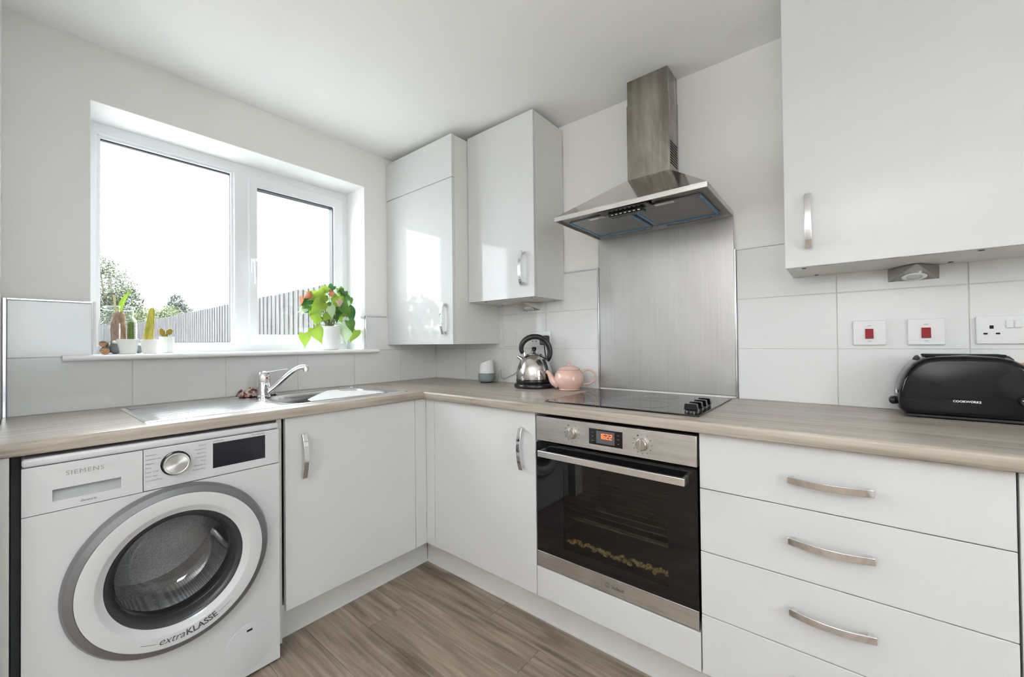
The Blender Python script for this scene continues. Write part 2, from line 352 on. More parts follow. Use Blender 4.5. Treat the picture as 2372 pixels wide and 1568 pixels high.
# ------------------------------------------------------------------ tiles
def tile_x(y0, y1, z0, z1): build('tile', B(0.0, 0.008, y0+0.0012, y1-0.0012, z0+0.0012, z1-0.0012), 'tile_white', wall_left, bevel=0.0012, seg=2)
def tile_y(x0, x1, z0, z1): build('tile', B(x0+0.0012, x1-0.0012, -0.008, 0.0, z0+0.0012, z1-0.0012), 'tile_white', wall_right, bevel=0.0012, seg=2)
Z1, Z2, Z3 = ZT+TILE, ZT+2*TILE, ZT+3*TILE
build('grout', B(0, 0.006, -1.883, -0.001, ZT, Z1).box(0, 0.006, -1.883, WY0, Z1, Z2).box(0, 0.006, WY1, -0.001, Z1, Z2), 'grout', wall_left)
ys = [-1.883, -1.5682, -1.2509, -0.9336, -0.6163, -0.299, -0.006]
for a, b in zip(ys, ys[1:]): tile_x(a, b, ZT, Z1)
tile_x(-1.883, WY0+0.006, Z1, Z2); tile_x(WY1, -0.299, Z1, Z2); tile_x(-0.299, -0.006, Z1, Z2)
build('reveal_tile', B(-0.19, 0.0, WY1-0.007, WY1, 1.113, Z2), 'tile_white', wall_left, bevel=0.001)
build('reveal_tile', B(-0.19, 0.0, WY0, WY0+0.007, 1.113, Z2), 'tile_white', wall_left, bevel=0.001)
build('grout', B(0.001, 1.258, -0.006, 0, ZT, Z3).box(1.879, 3.2, -0.006, 0, ZT, Z3), 'grout', wall_right)
xl = [0.008, 0.3064, 0.6237, 0.9410, 1.2575]; xr = [1.8795, 2.1955, 2.5128, 2.83, 3.2]
for row in range(3):
    for a, b in list(zip(xl, xl[1:]))+list(zip(xr, xr[1:])): tile_y(a, b, ZT+row*TILE, ZT+(row+1)*TILE)
def trim(n, mb, mat='trim_metal'): o = build('trim_%d' % n, mb, mat, bevel=0.0012); setp(o, kind='structure')
trim(1, B(0, 0.0105, -1.892, -1.8835, ZT, Z2+0.006))
trim(2, B(0, 0.0105, -1.8835, WY0+0.008, Z2, Z2+0.006))
trim(3, B(0, 0.0105, WY0+0.008, WY0+0.016, Z1+0.008, Z2+0.006), 'plate_white')
trim(4, B(0, 0.0105, WY1, -0.4, Z2, Z2+0.006))
trim(5, B(1.2585, 1.2635, -0.0115, 0, ZT, Z3+0.006))
trim(6, B(1.0, 1.258, -0.0105, 0, Z3, Z3+0.006))
trim(7, B(1.8715, 1.878, -0.0115, 0, ZT, Z3+0.006))
trim(8, B(1.879, 2.2, -0.0105, 0, Z3, Z3+0.006), 'plate_white')
trim(9, B(0, 0.0105, WY1-0.004, WY1+0.002, 1.113, Z2+0.006))

# ------------------------------------------------------------------ window
win = structure('window_1', (-0.2, -1.114, 1.1))
FX0, FX1 = -0.27, -0.20
def rect_frame(name, y0, y1, z0, z1, wl, wr, wb, wt, x0, x1, parent, bevel=0.004, mat='upvc'):
    mb = MB(); pts_o = [(y0, z0), (y1, z0), (y1, z1), (y0, z1)]; pts_i = [(y0+wl, z0+wb), (y1-wr, z0+wb), (y1-wr, z1-wt), (y0+wl, z1-wt)]
    vs = [(x, p[0], p[1]) for x in (x0, x1) for q in (pts_o, pts_i) for p in q]; fs = []
    for k in range(4):
        j = (k+1) % 4
        fs += [(k, j, 4+j, 4+k), (8+k, 12+k, 12+j, 8+j), (k, 8+k, 8+j, j), (4+k, 4+j, 12+j, 12+k)]
    return build(name, mb.add(vs, fs), mat, parent, bevel=bevel)
rect_frame('frame', WY0, WY1, 1.108, WZ1, 0.036, 0.036, 0.042, 0.048, FX0, FX1, win)
build('mullion', B(FX0, FX1-0.001, -1.155, -1.090, 1.146, 2.044), 'upvc', win, bevel=0.004)
rect_frame('glazing_bead', -1.652, -1.152, 1.146, 2.044, 0.014, 0.014, 0.014, 0.014, -0.25, -0.212, win, 0.003)
rect_frame('gasket', -1.640, -1.164, 1.158, 2.032, 0.004, 0.004, 0.004, 0.007, -0.246, -0.228, win, 0, 'rubber')
sash = rect_frame('sash', -1.094, -0.574, 1.142, 2.046, 0.042, 0.058, 0.058, 0.062, -0.262, -0.188, win, 0.006)
rect_frame('sash_gasket', -1.054, -0.630, 1.198, 1.986, 0.004, 0.006, 0.003, 0.006, -0.25, -0.205, sash, 0, 'rubber')
build('pane', B(-0.240, -0.236, -1.650, -1.154, 1.150, 2.040), 'window_glass', win)
build('pane', B(-0.236, -0.232, -1.056, -0.628, 1.196, 1.990), 'window_glass', sash)
h = MB().box(-0.188, -0.176, -1.086, -1.064, 1.52, 1.60); build('handle_plate', h, 'upvc', sash, bevel=0.004)
h = MB().tube([(-0.176, -1.075, 1.585), (-0.155, -1.075, 1.588), (-0.145, -1.075, 1.575), (-0.145, -1.075, 1.50), (-0.147, -1.075, 1.462)], [0.008, 0.009, 0.009, 0.0075, 0.006], 12)
build('handle', h, 'upvc', sash, smooth=True)
rv = MB().box(-0.27, -0.0005, WY0, WY1, WZ1-0.002, WZ1).box(-0.27, -0.0005, WY0, WY0+0.002, 1.108, WZ1).box(-0.27, -0.0005, WY1-0.002, WY1, 1.108, WZ1)
build('reveal_lining', rv, 'reveal_white', win)
# sill with rounded nose
prof = [(-0.275, WZ0), (0.036, WZ0)]+[(0.036+0.0105*math.sin(a), WZ0+0.0105-0.0105*math.cos(a)) for a in [PI*k/8 for k in range(1, 8)]]+[(0.036, WZ0+0.021), (-0.275, WZ0+0.021)]
sb = MB().prism([p for p in prof if True], 'y', WY0, WY1)
profn = [(0.0105, WZ0)]+prof[1:-1]+[(0.0105, WZ0+0.021)]
sb.prism(profn, 'y', -1.757, WY0).prism(profn, 'y', WY1, -0.477)
build('window_sill', sb, 'reveal_white', win)
# added unseen window for fill light, in the wall behind the viewpoint's right shoulder
fill_win = structure('fill_window', (RX, -1.625, 1.0))
rect_frame('frame', -2.0, -1.25, 1.0, 2.1, 0.06, 0.06, 0.06, 0.06, RX+0.02, RX+0.08, fill_win, 0.004)
build('pane', B(RX+0.048, RX+0.052, -1.94, -1.31, 1.06, 2.04), 'window_glass', fill_win)
# added fill uplighter, out of view: its beam bounces off the ceiling
LX, LY, LZ = 2.4, -3.6, 1.12
fl_ = thing('fill_lamp', (LX, LY, 0), 'added unseen uplighter for ceiling fill, behind the viewpoint', 'lamp')
build('fill_lamp_base', MB().lathe([(0.13, 0.0), (0.13, 0.015), (0.02, 0.025)], (LX, LY, 0), n=36), 'plastic_white', fl_, smooth=True)
build('pole', MB().tube([(LX, LY, 0.02), (LX, LY, LZ-0.10)], 0.012, 12), 'plastic_white', fl_, smooth=True)
build('fill_lamp_shade', MB().lathe([(0.03, LZ-0.12), (0.12, LZ-0.08), (0.22, LZ), (0.218, LZ), (0.118, LZ-0.076), (0.03, LZ-0.114)], (LX, LY, 0), n=36, cap0=True, cap1=True), 'plastic_white', fl_, smooth=True)
ld_ = bpy.data.lights.new('fill_uplight', 'AREA'); ld_.shape = 'DISK'; ld_.size = 0.40; ld_.energy = 24.0; ld_.spread = math.radians(150); ld_.color = (0.97, 0.985, 1.0)
lo_ = bpy.data.objects.new('fill_uplight', ld_); COL.objects.link(lo_); lo_.parent = fl_; lo_.location = (0, 0, LZ-0.004); lo_.rotation_euler = (PI, 0, 0)

# ------------------------------------------------------------------ worktops
def nose(x0, xf, z0, z1, r=0.010):   # profile, rounded top and bottom front edges
    p = [(x0, z0), (xf-r*0.5, z0)]
    p += [(xf-r*0.5+r*0.5*math.sin(a), z0+r*0.5-r*0.5*math.cos(a)) for a in [PI/2*k/3 for k in range(1, 4)]]
    p += [(xf-r+r*math.cos(a), z1-r+r*math.sin(a)) for a in [PI/2*k/5 for k in range(0, 6)]]
    return p+[(x0, z1)]
SX0, SX1, SY0, SY1 = 0.088, 0.537, -1.612, -0.637
HX0, HX1, HY0, HY1 = SX0+0.010, SX1-0.010, SY0+0.010, SY1-0.010
mb = MB().prism(nose(HX1, XW, ZB, ZT), 'y', -1.893, YW)
mb.box(0.001, HX0, -1.893, YW, ZB, ZT).box(HX0, HX1, -1.893, HY0, ZB, ZT).box(HX0, HX1, HY1, YW, ZB, ZT)
wl = build('worktop', mb, 'worktop_y', smooth=True, ang=30); setp(wl, 'pale grey oak-effect worktop over the washing machine, with the sink let into it', 'worktop', 'oak-effect worktops')
mb = MB().prism([(-p[0], p[1]) for p in nose(0.0, -YW, ZB, ZT)], 'x', 0.0, 3.2)
mb.v = [(p[0], min(p[1], -0.001), p[2]) for p in mb.v]
wr = build('worktop', mb, 'worktop_x', smooth=True, ang=30); setp(wr, 'pale grey oak-effect worktop under the kettle, hob and toaster', 'worktop', 'oak-effect worktops')

# ------------------------------------------------------------------ base cabinets
def base_unit_x(x0, x1, name, label, group, doors=True):
    t = thing(name, ((x0+x1)/2, -0.28, 0), label, 'cabinet', group)
    mb = MB().box(x0+0.001, x0+0.017, -0.545, -0.012, 0.15, 0.869).box(x1-0.017, x1-0.001, -0.545, -0.012, 0.15, 0.869).box(x0+0.017, x1-0.017, -0.545, -0.012, 0.15, 0.168).box(x0+0.017, x1-0.017, -0.02, -0.012, 0.168, 0.869)
    build('carcass', mb, 'carcass_white', t); return t
t = thing('base_cabinet', (0.3, -0.93, 0), 'glossy white single-door base cabinet under the sink, beside the washing machine', 'cabinet', 'base units')
mb = MB().box(0.012, 0.570, -1.250, -1.232, 0.03, 0.869).box(0.012, 0.570, -0.625, -0.607, 0.15, 0.869).box(0.012, 0.570, -1.232, -0.625, 0.15, 0.168)
build('carcass', mb, 'carcass_white', t)
d = build('door', B(0.5715, XF, -1.2262, -0.6345, 0.151, 0.868), 'gloss_white', t, bevel=0.0015)
bow_handle(d, (XF, -1.163, 0.717), (0, 0, 1), (1, 0, 0))
cp = thing('corner_post', (0.6, -0.58, 0), 'narrow white corner filler post between the two base doors', 'corner post')
build('filler', B(0.5715, XF, -0.6325, YF+0.0, 0.151, 0.868), 'gloss_white', cp, bevel=0.001)
build('filler', B(XF-0.0001, 0.6547, YF, YF+0.02, 0.151, 0.868), 'gloss_white', cp, bevel=0.001)
t = base_unit_x(0.632, 1.265, 'base_cabinet', 'glossy white single-door base cabinet left of the oven', 'base units')
d = build('door', B(0.6565, 1.2645, YF, YF+0.02, 0.151, 0.868), 'gloss_white', t, bevel=0.0015)
bow_handle(d, (1.202, YF, 0.717), (0, 0, 1), (0, -1, 0))
XO = 1.269
t = thing('oven_housing', (XO+0.3, -0.28, 0), 'white housing unit with plain panel below the built-in oven', 'cabinet', 'base units')
mb = MB().box(1.2665, 1.2685, -0.545, -0.012, 0.15, 0.869).box(1.8675, 1.8685, -0.545, -0.012, 0.15, 0.869).box(1.2685, 1.8675, -0.545, -0.012, 0.245, 0.262)
build('carcass', mb, 'carcass_white', t)
build('panel', B(1.267, 1.868, YF, YF+0.02, 0.151, 0.2675), 'gloss_white', t, bevel=0.0015)
XD0, XD1 = 1.8705, 2.4815
t = base_unit_x(XD0, XD1, 'drawer_unit', 'glossy white four-drawer base unit to the right of the oven', 'base units')
zl = [0.151, 0.3275, 0.5150, 0.7015, 0.868]
for i in range(4):
    d = build('drawer', B(XD0+0.001, XD1-0.001, YF, YF+0.02, zl[i]+0.0012, zl[i+1]-0.0012), 'gloss_white', t, bevel=0.0015)
    zc = {3: 0.776, 2: 0.616, 1: 0.431, 0: 0.25}[i]
    bow_handle(d, (2.176, YF, zc), (1, 0, 0), (0, -1, 0))
t = base_unit_x(2.4835, 3.09, 'base_cabinet', 'white base cabinet at the right edge, next to the drawers', 'base units')
build('door', B(2.4845, 3.089, YF, YF+0.02, 0.151, 0.868), 'gloss_white', t, bevel=0.0015)
ep = build('end_panel', B(0.0, 0.600, -1.893, -1.873, 0.0, 0.869), 'carcass_white', bevel=0.001); setp(ep, 'cream end panel standing left of the washing machine', 'panel')
# plinths (with a thin clear seal along the floor)
def plinth(label, mb, seal):
    o = build('plinth', mb, 'plinth_white', bevel=0.001); setp(o, label, 'plinth', 'plinths'); build('floor_seal', seal, 'plate_white', o)
plinth('white plinth under the sink cabinet', B(0.480, 0.4978, -1.232, -0.4895, 0.001, 0.1495), B(0.4978, 0.5015, -1.232, -0.4925, 0.0005, 0.012))
plinth('long white plinth under the oven and drawers', B(0.4985, 3.09, -0.4889, -0.471, 0.001, 0.1495), B(0.502, 3.09, -0.4925, -0.4889, 0.0005, 0.012))

# ------------------------------------------------------------------ wall cabinets
def spots(t, pts, z):
    for (px, py) in pts: build('fixing_hole', MB().lathe([(0.006, 0), (0.006, 0.002)], (px, py, z-0.0012), n=16), 'joint_dark', t)
t = thing('wall_cabinet', (0.3, -0.2, 1.137), 'tall glossy white wall cabinet in the corner beside the window, split in two panels', 'cabinet', 'wall units')
build('carcass', B(0.010, 0.604, -0.3725, -0.009, 1.1376, 2.266), 'carcass_white', t, bevel=0.001)
d = build('door', B(0.002, 0.6045, -0.3925, -0.3735, 1.1376, 2.0335), 'gloss_white', t, bevel=0.0015)
bow_handle(d, (0.540, -0.3925, 1.277), (0, 0, 1), (0, -1, 0))
build('top_panel', B(0.002, 0.6045, -0.3925, -0.3735, 2.0365, 2.268), 'gloss_white', t, bevel=0.0015)
t = thing('wall_cabinet', (0.83, -0.14, 1.366), 'glossy white single-door wall cabinet between the corner cabinet and the hood', 'cabinet', 'wall units')
build('carcass', B(0.606, 1.0585, -0.2555, -0.009, 1.3665, 2.278), 'carcass_white', t, bevel=0.001)
d = build('door', B(0.607, 1.0575, -0.2755, -0.2565, 1.3665, 2.2805), 'gloss_white', t, bevel=0.0015)
bow_handle(d, (0.988, -0.2755, 1.511), (0, 0, 1), (0, -1, 0))
spots(t, [(0.70, -0.235), (1.01, -0.235), (1.01, -0.03), (0.64, -0.03)], 1.3665)
t = thing('wall_cabinet', (2.4, -0.14, 1.375), 'large glossy white wall cabinet above the toaster, at the right edge', 'cabinet', 'wall units')
build('carcass', B(2.068, 2.80, -0.2490, -0.009, 1.376, 2.275), 'carcass_white', t, bevel=0.001)
d = build('door', B(2.067, 2.80, -0.2689, -0.2500, 1.3755, 2.277), 'gloss_white', t, bevel=0.0015)
bow_handle(d, (2.131, -0.2689, 1.518), (0, 0, 1), (0, -1, 0), w=0.018)
spots(t, [(2.115, -0.23), (2.50, -0.235), (2.47, -0.05), (2.14, -0.03)], 1.376)
# wedge shaped lights under the wall cabinets
def wedge_light(xc, zt, label):
    t = thing('cabinet_light', (xc, -0.008, zt-0.043), label, 'light', 'wedge lights under the wall cabinets')
    L, R, zb, ap = xc-0.060, xc+0.060, zt-0.043, (xc, -0.104, zt-0.002)
    mb = MB().add([(L, -0.009, zb), (R, -0.009, zb), (R, -0.009, zt-0.001), (L, -0.009, zt-0.001), ap, (xc-0.004, -0.104, zt-0.001)], [(0, 1, 2, 3), (0, 4, 1), (1, 4, 2), (0, 3, 4), (3, 2, 4)])
    build('housing', mb, 'wedge_steel', t)
    O = Vector((xc, -0.036, zb+(0.043-0.002)*(0.036-0.009)/0.095)); e1 = Vector((1, 0, 0)); e2 = Vector((0, -0.095, 0.041)).normalized(); nn = e1.cross(e2); nn = nn if nn.z < 0 else -nn
    def disc(r0, r1, h): 
        m = MB(); m.lathe([(r0, h), (r1, h*1.001), (r1, 0)] if r0 else [(0.0001, h), (r1, h), (r1, 0)], (0, 0, 0), n=32, cap0=False, cap1=False)
        return m.move(lambda p: O+e1*p.x*1.0+e2*p.y*0.8+nn*p.z)
    build('bezel', disc(0.019, 0.030, 0.004), 'chrome', t, smooth=True)
    build('lens', disc(0, 0.020, 0.003), 'plate_white', t)
wedge_light(2.391, 1.3755, 'wedge-shaped steel light under the large right wall cabinet')
wedge_light(0.845, 1.3665, 'wedge-shaped steel light under the cabinet above the kettle')

# ------------------------------------------------------------------ splashback and hood
sp = build('splashback', B(1.2645, 1.8705, -0.006, -0.0002, 0.915, 1.652), 'steel_v', bevel=0.0008); setp(sp, 'brushed stainless steel splashback behind the hob', 'splashback')
hood = thing('cooker_hood', (1.569, -0.2, 1.652), 'stainless steel chimney cooker hood above the hob', 'cooker hood')
HX, HZ, HD = (1.2695, 1.8705), 1.6533, -0.4185
cx0, cx1, cy, cz = 1.473, 1.657, -0.131, 1.862
mb = MB().add([(HX[0], HD, 1.671), (HX[1], HD, 1.671), (HX[1], -0.007, 1.671), (HX[0], -0.007, 1.671), (cx0-0.002, cy-0.002, cz), (cx1+0.002, cy-0.002, cz), (cx1+0.002, -0.007, cz), (cx0-0.002, -0.007, cz)],
              [(0, 1, 5, 4), (1, 2, 6, 5), (2, 3, 7, 6), (3, 0, 4, 7), (3, 2, 1, 0), (4, 5, 6, 7)])
build('canopy', mb, 'steel_polish', hood)
mb = MB().box(HX[0], HX[1], HD, HD+0.003, HZ, 1.671).box(HX[0], HX[0]+0.003, HD+0.003, -0.007, HZ, 1.671).box(HX[1]-0.003, HX[1], HD+0.003, -0.007, HZ, 1.671).box(HX[0]+0.003, HX[1]-0.003, -0.010, -0.007, HZ, 1.671)
build('rim', mb, 'steel_h', hood)
build('underside', B(HX[0]+0.003, HX[1]-0.003, HD+0.003, -0.010, HZ+0.010, HZ+0.013), 'hood_inner', hood)
for a, b in ((1.296, 1.556), (1.572, 1.832)):
    f = build('filter', B(a, b, -0.340, -0.052, HZ+0.004, HZ+0.010), 'hood_filter', hood, bevel=0.001)
    mb = MB().box(a, a+0.010, -0.340, -0.052, HZ+0.0022, HZ+0.004).box(b-0.010, b, -0.340, -0.052, HZ+0.0022, HZ+0.004).box(a, b, -0.066, -0.052, HZ+0.0022, HZ+0.004)
    build('film_edge', mb, 'blue_film', f)
    build('catch', B((a+b)/2-0.035, (a+b)/2+0.035, -0.348, -0.325, HZ+0.001, HZ+0.004), 'steel_polish', f, bevel=0.001)
    build('lamp_slot', B((a+b)/2-0.09, (a+b)/2+0.09, -0.042, -0.018, HZ+0.006, HZ+0.010), 'display_grey', hood, bevel=0.001)
mb = MB().box(1.462, 1.662, -0.410, -0.352, HZ-0.002, HZ+0.010)
cpn = build('control_panel', mb, 'black_plastic', hood, bevel=0.003)
mb = MB().prism([(-0.372, HZ-0.002), (-0.335, HZ-0.002), (-0.330, HZ-0.014), (-0.366, HZ-0.014)], 'x', 1.492, 1.632); build('keypad', mb, 'black_plastic', cpn, bevel=0.002)
mb = MB()
for k in range(7): mb.box(1.505+k*0.018, 1.513+k*0.018, -0.3715, -0.3680, HZ-0.0110, HZ-0.0085)
build('key_mark', mb, 'white_print', cpn)
build('chimney', B(cx0, cx1, cy, -0.0005, cz, 2.197), 'steel_hood', hood, bevel=0.0015)
build('upper_chimney', B(cx0+0.0025, cx1-0.0025, cy+0.0025, -0.0005, 2.197, CEIL-0.001), 'steel_hood', hood, bevel=0.001)
for k in range(9):
    z = 1.895+k*0.0115
    build('vent_slot', MB().prism([(-0.113, z+0.002), (-0.022, z+0.002), (-0.022, z+0.008), (-0.113, z+0.008)], 'x', cx1-0.0005, cx1+0.0006), 'dark_void', hood)

# ------------------------------------------------------------------ hob
hob = thing('ceramic_hob', (1.575, -0.29, ZT), 'black glass four-zone ceramic hob with side knobs', 'hob')
build('glass_top', B(1.2885, 1.8635, -0.533, -0.050, ZT+0.0008, ZT+0.006), 'black_gloss', hob, bevel=0.002)
for (x, y_, r) in ((1.405, -0.415, 0.072), (1.630, -0.395, 0.100), (1.400, -0.185, 0.092), (1.620, -0.165, 0.072)):
    build('zone_ring', MB().lathe([(r-0.0022, 0), (r, 0.0003), (r+0.0003, 0)], (x, y_, ZT+0.0061), n=56, cap0=False, cap1=False), 'hob_mark', hob)
for k in range(4):
    y_ = -0.500+k*0.0545
    kb = build('knob', MB().lathe([(0.020, 0), (0.020, 0.006), (0.0175, 0.010)], (1.832, y_, ZT+0.006), n=28), 'black_plastic', hob, smooth=True)
    g = MB().prism([(1.811, ZT+0.016), (1.853, ZT+0.016), (1.851, ZT+0.034), (1.848, ZT+0.036), (1.816, ZT+0.036), (1.813, ZT+0.034)], 'y', y_-0.0075, y_+0.0075)
    build('grip', g, 'black_gloss', kb, bevel=0.0015)

# ------------------------------------------------------------------ oven
ov = thing('built_in_oven', (XO+0.3, -0.3, 0.272), 'built-in stainless steel oven with black glass door and orange clock', 'oven')
OX0, OX1 = 1.2705, 1.8645; OZ0, OZ1 = 0.2735, 0.8545
pnl = build('control_panel', B(OX0, OX1, YF, YF+0.02, 0.7605, OZ1), 'steel_h', ov, bevel=0.0015)
mb = MB().box(OX0+0.01, OX0+0.02, -0.545, -0.06, OZ0, OZ1-0.005).box(OX1-0.02, OX1-0.01, -0.545, -0.06, OZ0, OZ1-0.005).box(OX0+0.02, OX1-0.02, -0.545, -0.06, OZ1-0.1, OZ1-0.005).box(OX0+0.02, OX1-0.02, -0.545, -0.06, OZ0, OZ0+0.04).box(OX0+0.02, OX1-0.02, -0.075, -0.06, OZ0+0.04, OZ1-0.1)
build('cavity', mb, 'oven_enamel', ov)
build('gap_shadow', B(OX0+0.004, OX1-0.002, YF+0.012, YF+0.018, OZ0+0.004, 0.7605), 'black_matte', ov) if False else None
# door: black frame glass around a see-through window
IX0, IX1, IZ0, IZ1 = 1.392, 1.775, 0.372, 0.668
dz0, dz1 = 0.3300, 0.7520
mb = MB().box(OX0, OX1, YF, YF+0.004, IZ1, dz1).box(OX0, OX1, YF, YF+0.004, dz0, IZ0).box(OX0, IX0, YF, YF+0.004, IZ0, IZ1).box(IX1, OX1, YF, YF+0.004, IZ0, IZ1)
dr = build('door', mb, 'black_gloss', ov)
build('window', B(IX0, IX1, YF+0.0002, YF+0.004, IZ0, IZ1), 'oven_glass', dr)
build('door_stile', B(OX0+0.004, IX0-0.03, YF+0.004, YF+0.02, OZ0, dz1), 'black_matte', dr)
build('door_stile', B(IX1+0.03, OX1-0.004, YF+0.004, YF+0.02, OZ0, dz1), 'black_matte', dr)
build('base_strip', B(OX0, OX1, YF-0.0008, YF+0.004, OZ0, dz0), 'steel_h', dr, bevel=0.0008)
mb = MB().box(1.307, 1.8405, YF-0.045, YF-0.033, 0.7105, 0.7330); hd = build('handle', mb, 'steel_bright', dr, bevel=0.001)
build('handle_bracket', B(1.307, 1.317, YF-0.033, YF, 0.7115, 0.7320), 'steel_bright', hd); build('handle_bracket', B(1.8305, 1.8405, YF-0.033, YF, 0.7115, 0.7320), 'steel_bright', hd)
mb = MB()
for k in range(9): mb.box(1.31, 1.82, -0.52+k*0.05, -0.517+k*0.05, 0.478, 0.481)
mb.box(1.31, 1.82, -0.535, -0.529, 0.476, 0.482).box(1.31, 1.82, -0.10, -0.094, 0.476, 0.482); build('shelf_rack', mb, 'steel_polish', ov)
mb = MB(); NX = 40
for i in range(NX):
    x = 1.40+i*0.372/NX; z = 0.398-0.004*math.sin(i*1.3)+random.uniform(-0.004, 0.004); s = random.uniform(0.006, 0.012)
    mb.sphere((x, -0.548+random.uniform(-.006, .006), z), (s, 0.007, random.uniform(0.004, 0.010)), 7, 5)
build('crumpled_foil', mb, 'gold_crumb', ov)
build('baking_tray', B(1.33, 1.80, -0.53, -0.14, 0.374, 0.380), 'oven_enamel', ov)
for (x, z) in ((1.432, 0.807), (1.697, 0.8055)):
    k = build('knob', MB().lathe([(0.0205, 0), (0.0205, -0.003), (0.0185, -0.0045), (0.0185, -0.016), (0.0165, -0.018)], (x, YF, z), 'y', 36), 'knob_beige', pnl, smooth=True, ang=40)
    build('grip', B(x-0.0035, x+0.0035, YF-0.026, YF-0.017, z-0.0185, z+0.0185), 'chrome', k, bevel=0.001)
    mb = MB()
    for i in range(11):
        a = math.radians(90-(-150+30*i)+180) if False else math.radians(120+i*30)
        if i in (0,): mb.lathe([(0.003, 0), (0.003, -0.0004)], (x+0.031*math.cos(PI/2+0.5), YF, z+0.031*math.sin(PI/2+0.5)), 'y', 12)
        else:
            mb.box(x+0.031*math.cos(a)-0.0022, x+0.031*math.cos(a)+0.0022, YF-0.0004, YF, z+0.031*math.sin(a)-0.0012, z+0.031*math.sin(a)+0.0012)
    build('dial_mark', mb, 'grey_print', pnl)
ds = build('display', B(1.5025, 1.6285, YF-0.0008, YF, 0.780, 0.8355), 'black_gloss', pnl)
build('screen', B(1.531, 1.600, YF-0.0012, YF-0.0008, 0.786, 0.8295), 'display_grey', ds)
# seven segment clock
segs = {'1': 'bc', '6': 'acdefg', '2': 'abged'}
mb = MB(); wd_, hg_ = 0.0095, 0.0185; x = 1.5475
for ch in '1622':
    z = 0.803; T = 0.0024
    R = {'a': (0, wd_, hg_-T, hg_), 'g': (0, wd_, hg_/2-T/2, hg_/2+T/2), 'd': (0, wd_, 0, T), 'f': (0, T, hg_/2, hg_), 'e': (0, T, 0, hg_/2), 'b': (wd_-T, wd_, hg_/2, hg_), 'c': (wd_-T, wd_, 0, hg_/2)}
    if ch == '1': x -= 0.004
    for s in segs[ch]: a, b, c, d_ = R[s]; mb.box(x+a, x+b, YF-0.0016, YF-0.0012, z+c, z+d_)
    x += 0.0125
build('clock_digits', mb, 'display_orange', ds)
for x in (1.5165, 1.6135):
    for z in (0.822, 0.8085, 0.793): build('touch_key', B(x-0.0035, x+0.0035, YF-0.0011, YF-0.0008, z-0.0015, z+0.0015), 'grey_print', ds)
mb = text(MB(), 'indesit', 0.017, ony(YF-0.0013, 1.605, 0.2945), bold=0.0003)
build('lettering', mb, 'grey_print', dr)
mb = MB().lathe([(0.0085, 0), (0.0070, -0.0002), (0.0085, -0.0004)], (1.5665, YF-0.0011, 0.3005), 'y', 28, False, False).box(1.5655, 1.5675, YF-0.0014, YF-0.0010, 0.2955, 0.3025).box(1.5655, 1.5675, YF-0.0014, YF-0.0010, 0.3040, 0.3058)
build('emblem', mb, 'grey_print', dr)

# ------------------------------------------------------------------ washing machine
wm = thing('washing_machine', (0.32, -1.555, 0), 'white front-loading washing machine with grey-rimmed porthole door', 'washing machine')
A0, A1, FXW, TOPW = -1.854, -1.2565, 0.6136, 0.8605
DC = (-1.546, 0.470)
# shell: sides, back, top, and a front plate with a round hole
mb = MB().box(0.03, FXW-0.012, A0, A0+0.004, 0.012, TOPW-0.025).box(0.03, FXW-0.012, A1-0.004, A1, 0.012, TOPW-0.025).box(0.03, 0.034, A0, A1, 0.012, TOPW-0.025).box(0.03, FXW-0.012, A0, A1, 0.012, 0.016)
build('cabinet_shell', mb, 'appliance_white', wm)
n = 72; R = 0.236; zt_, zb_ = 0.7145, 0.012; vs = []; 
for x in (FXW, FXW-0.02):
    for k in range(n):
        a = 2*PI*k/n; vs.append((x, DC[0]+R*math.cos(a), DC[1]+R*math.sin(a)))
    for k in range(n):
        a = 2*PI*k/n; c_, s_ = math.cos(a), math.sin(a)
        t_ = min(((A1-DC[0]) if c_ > 0 else (A0-DC[0]))/c_ if abs(c_) > 1e-6 else 9, ((zt_-DC[1]) if s_ > 0 else (zb_-DC[1]))/s_ if abs(s_) > 1e-6 else 9)
        vs.append((x, DC[0]+t_*c_, DC[1]+t_*s_))
# snap nearest samples to the corners
for x_i in (0, 1):
    for (yy, zz) in ((A0, zb_), (A1, zb_), (A1, zt_), (A0, zt_)):
        best = min(range(n), key=lambda k: (vs[x_i*2*n+n+k][1]-yy)**2+(vs[x_i*2*n+n+k][2]-zz)**2); vs[x_i*2*n+n+best] = (vs[x_i*2*n+n+best][0], yy, zz)
fs = []
for k in range(n):
    j = (k+1) % n; fs += [(k, n+k, n+j, j), (2*n+k, 2*n+j, 3*n+j, 3*n+k), (n+k, 3*n+k, 3*n+j, n+j), (k, j, 2*n+j, 2*n+k)]
build('front_panel', MB().add(vs, fs), 'appliance_white', wm, smooth=True, ang=30)
build('fascia', MB().box(FXW-0.02, FXW, -1.6255, A1, 0.7165, 0.838), 'appliance_white', wm, bevel=0.002)
build('top_lid', MB().box(0.03, FXW-0.001, A0, A1, 0.8392, TOPW), 'appliance_white', wm, bevel=0.007, seg=3)
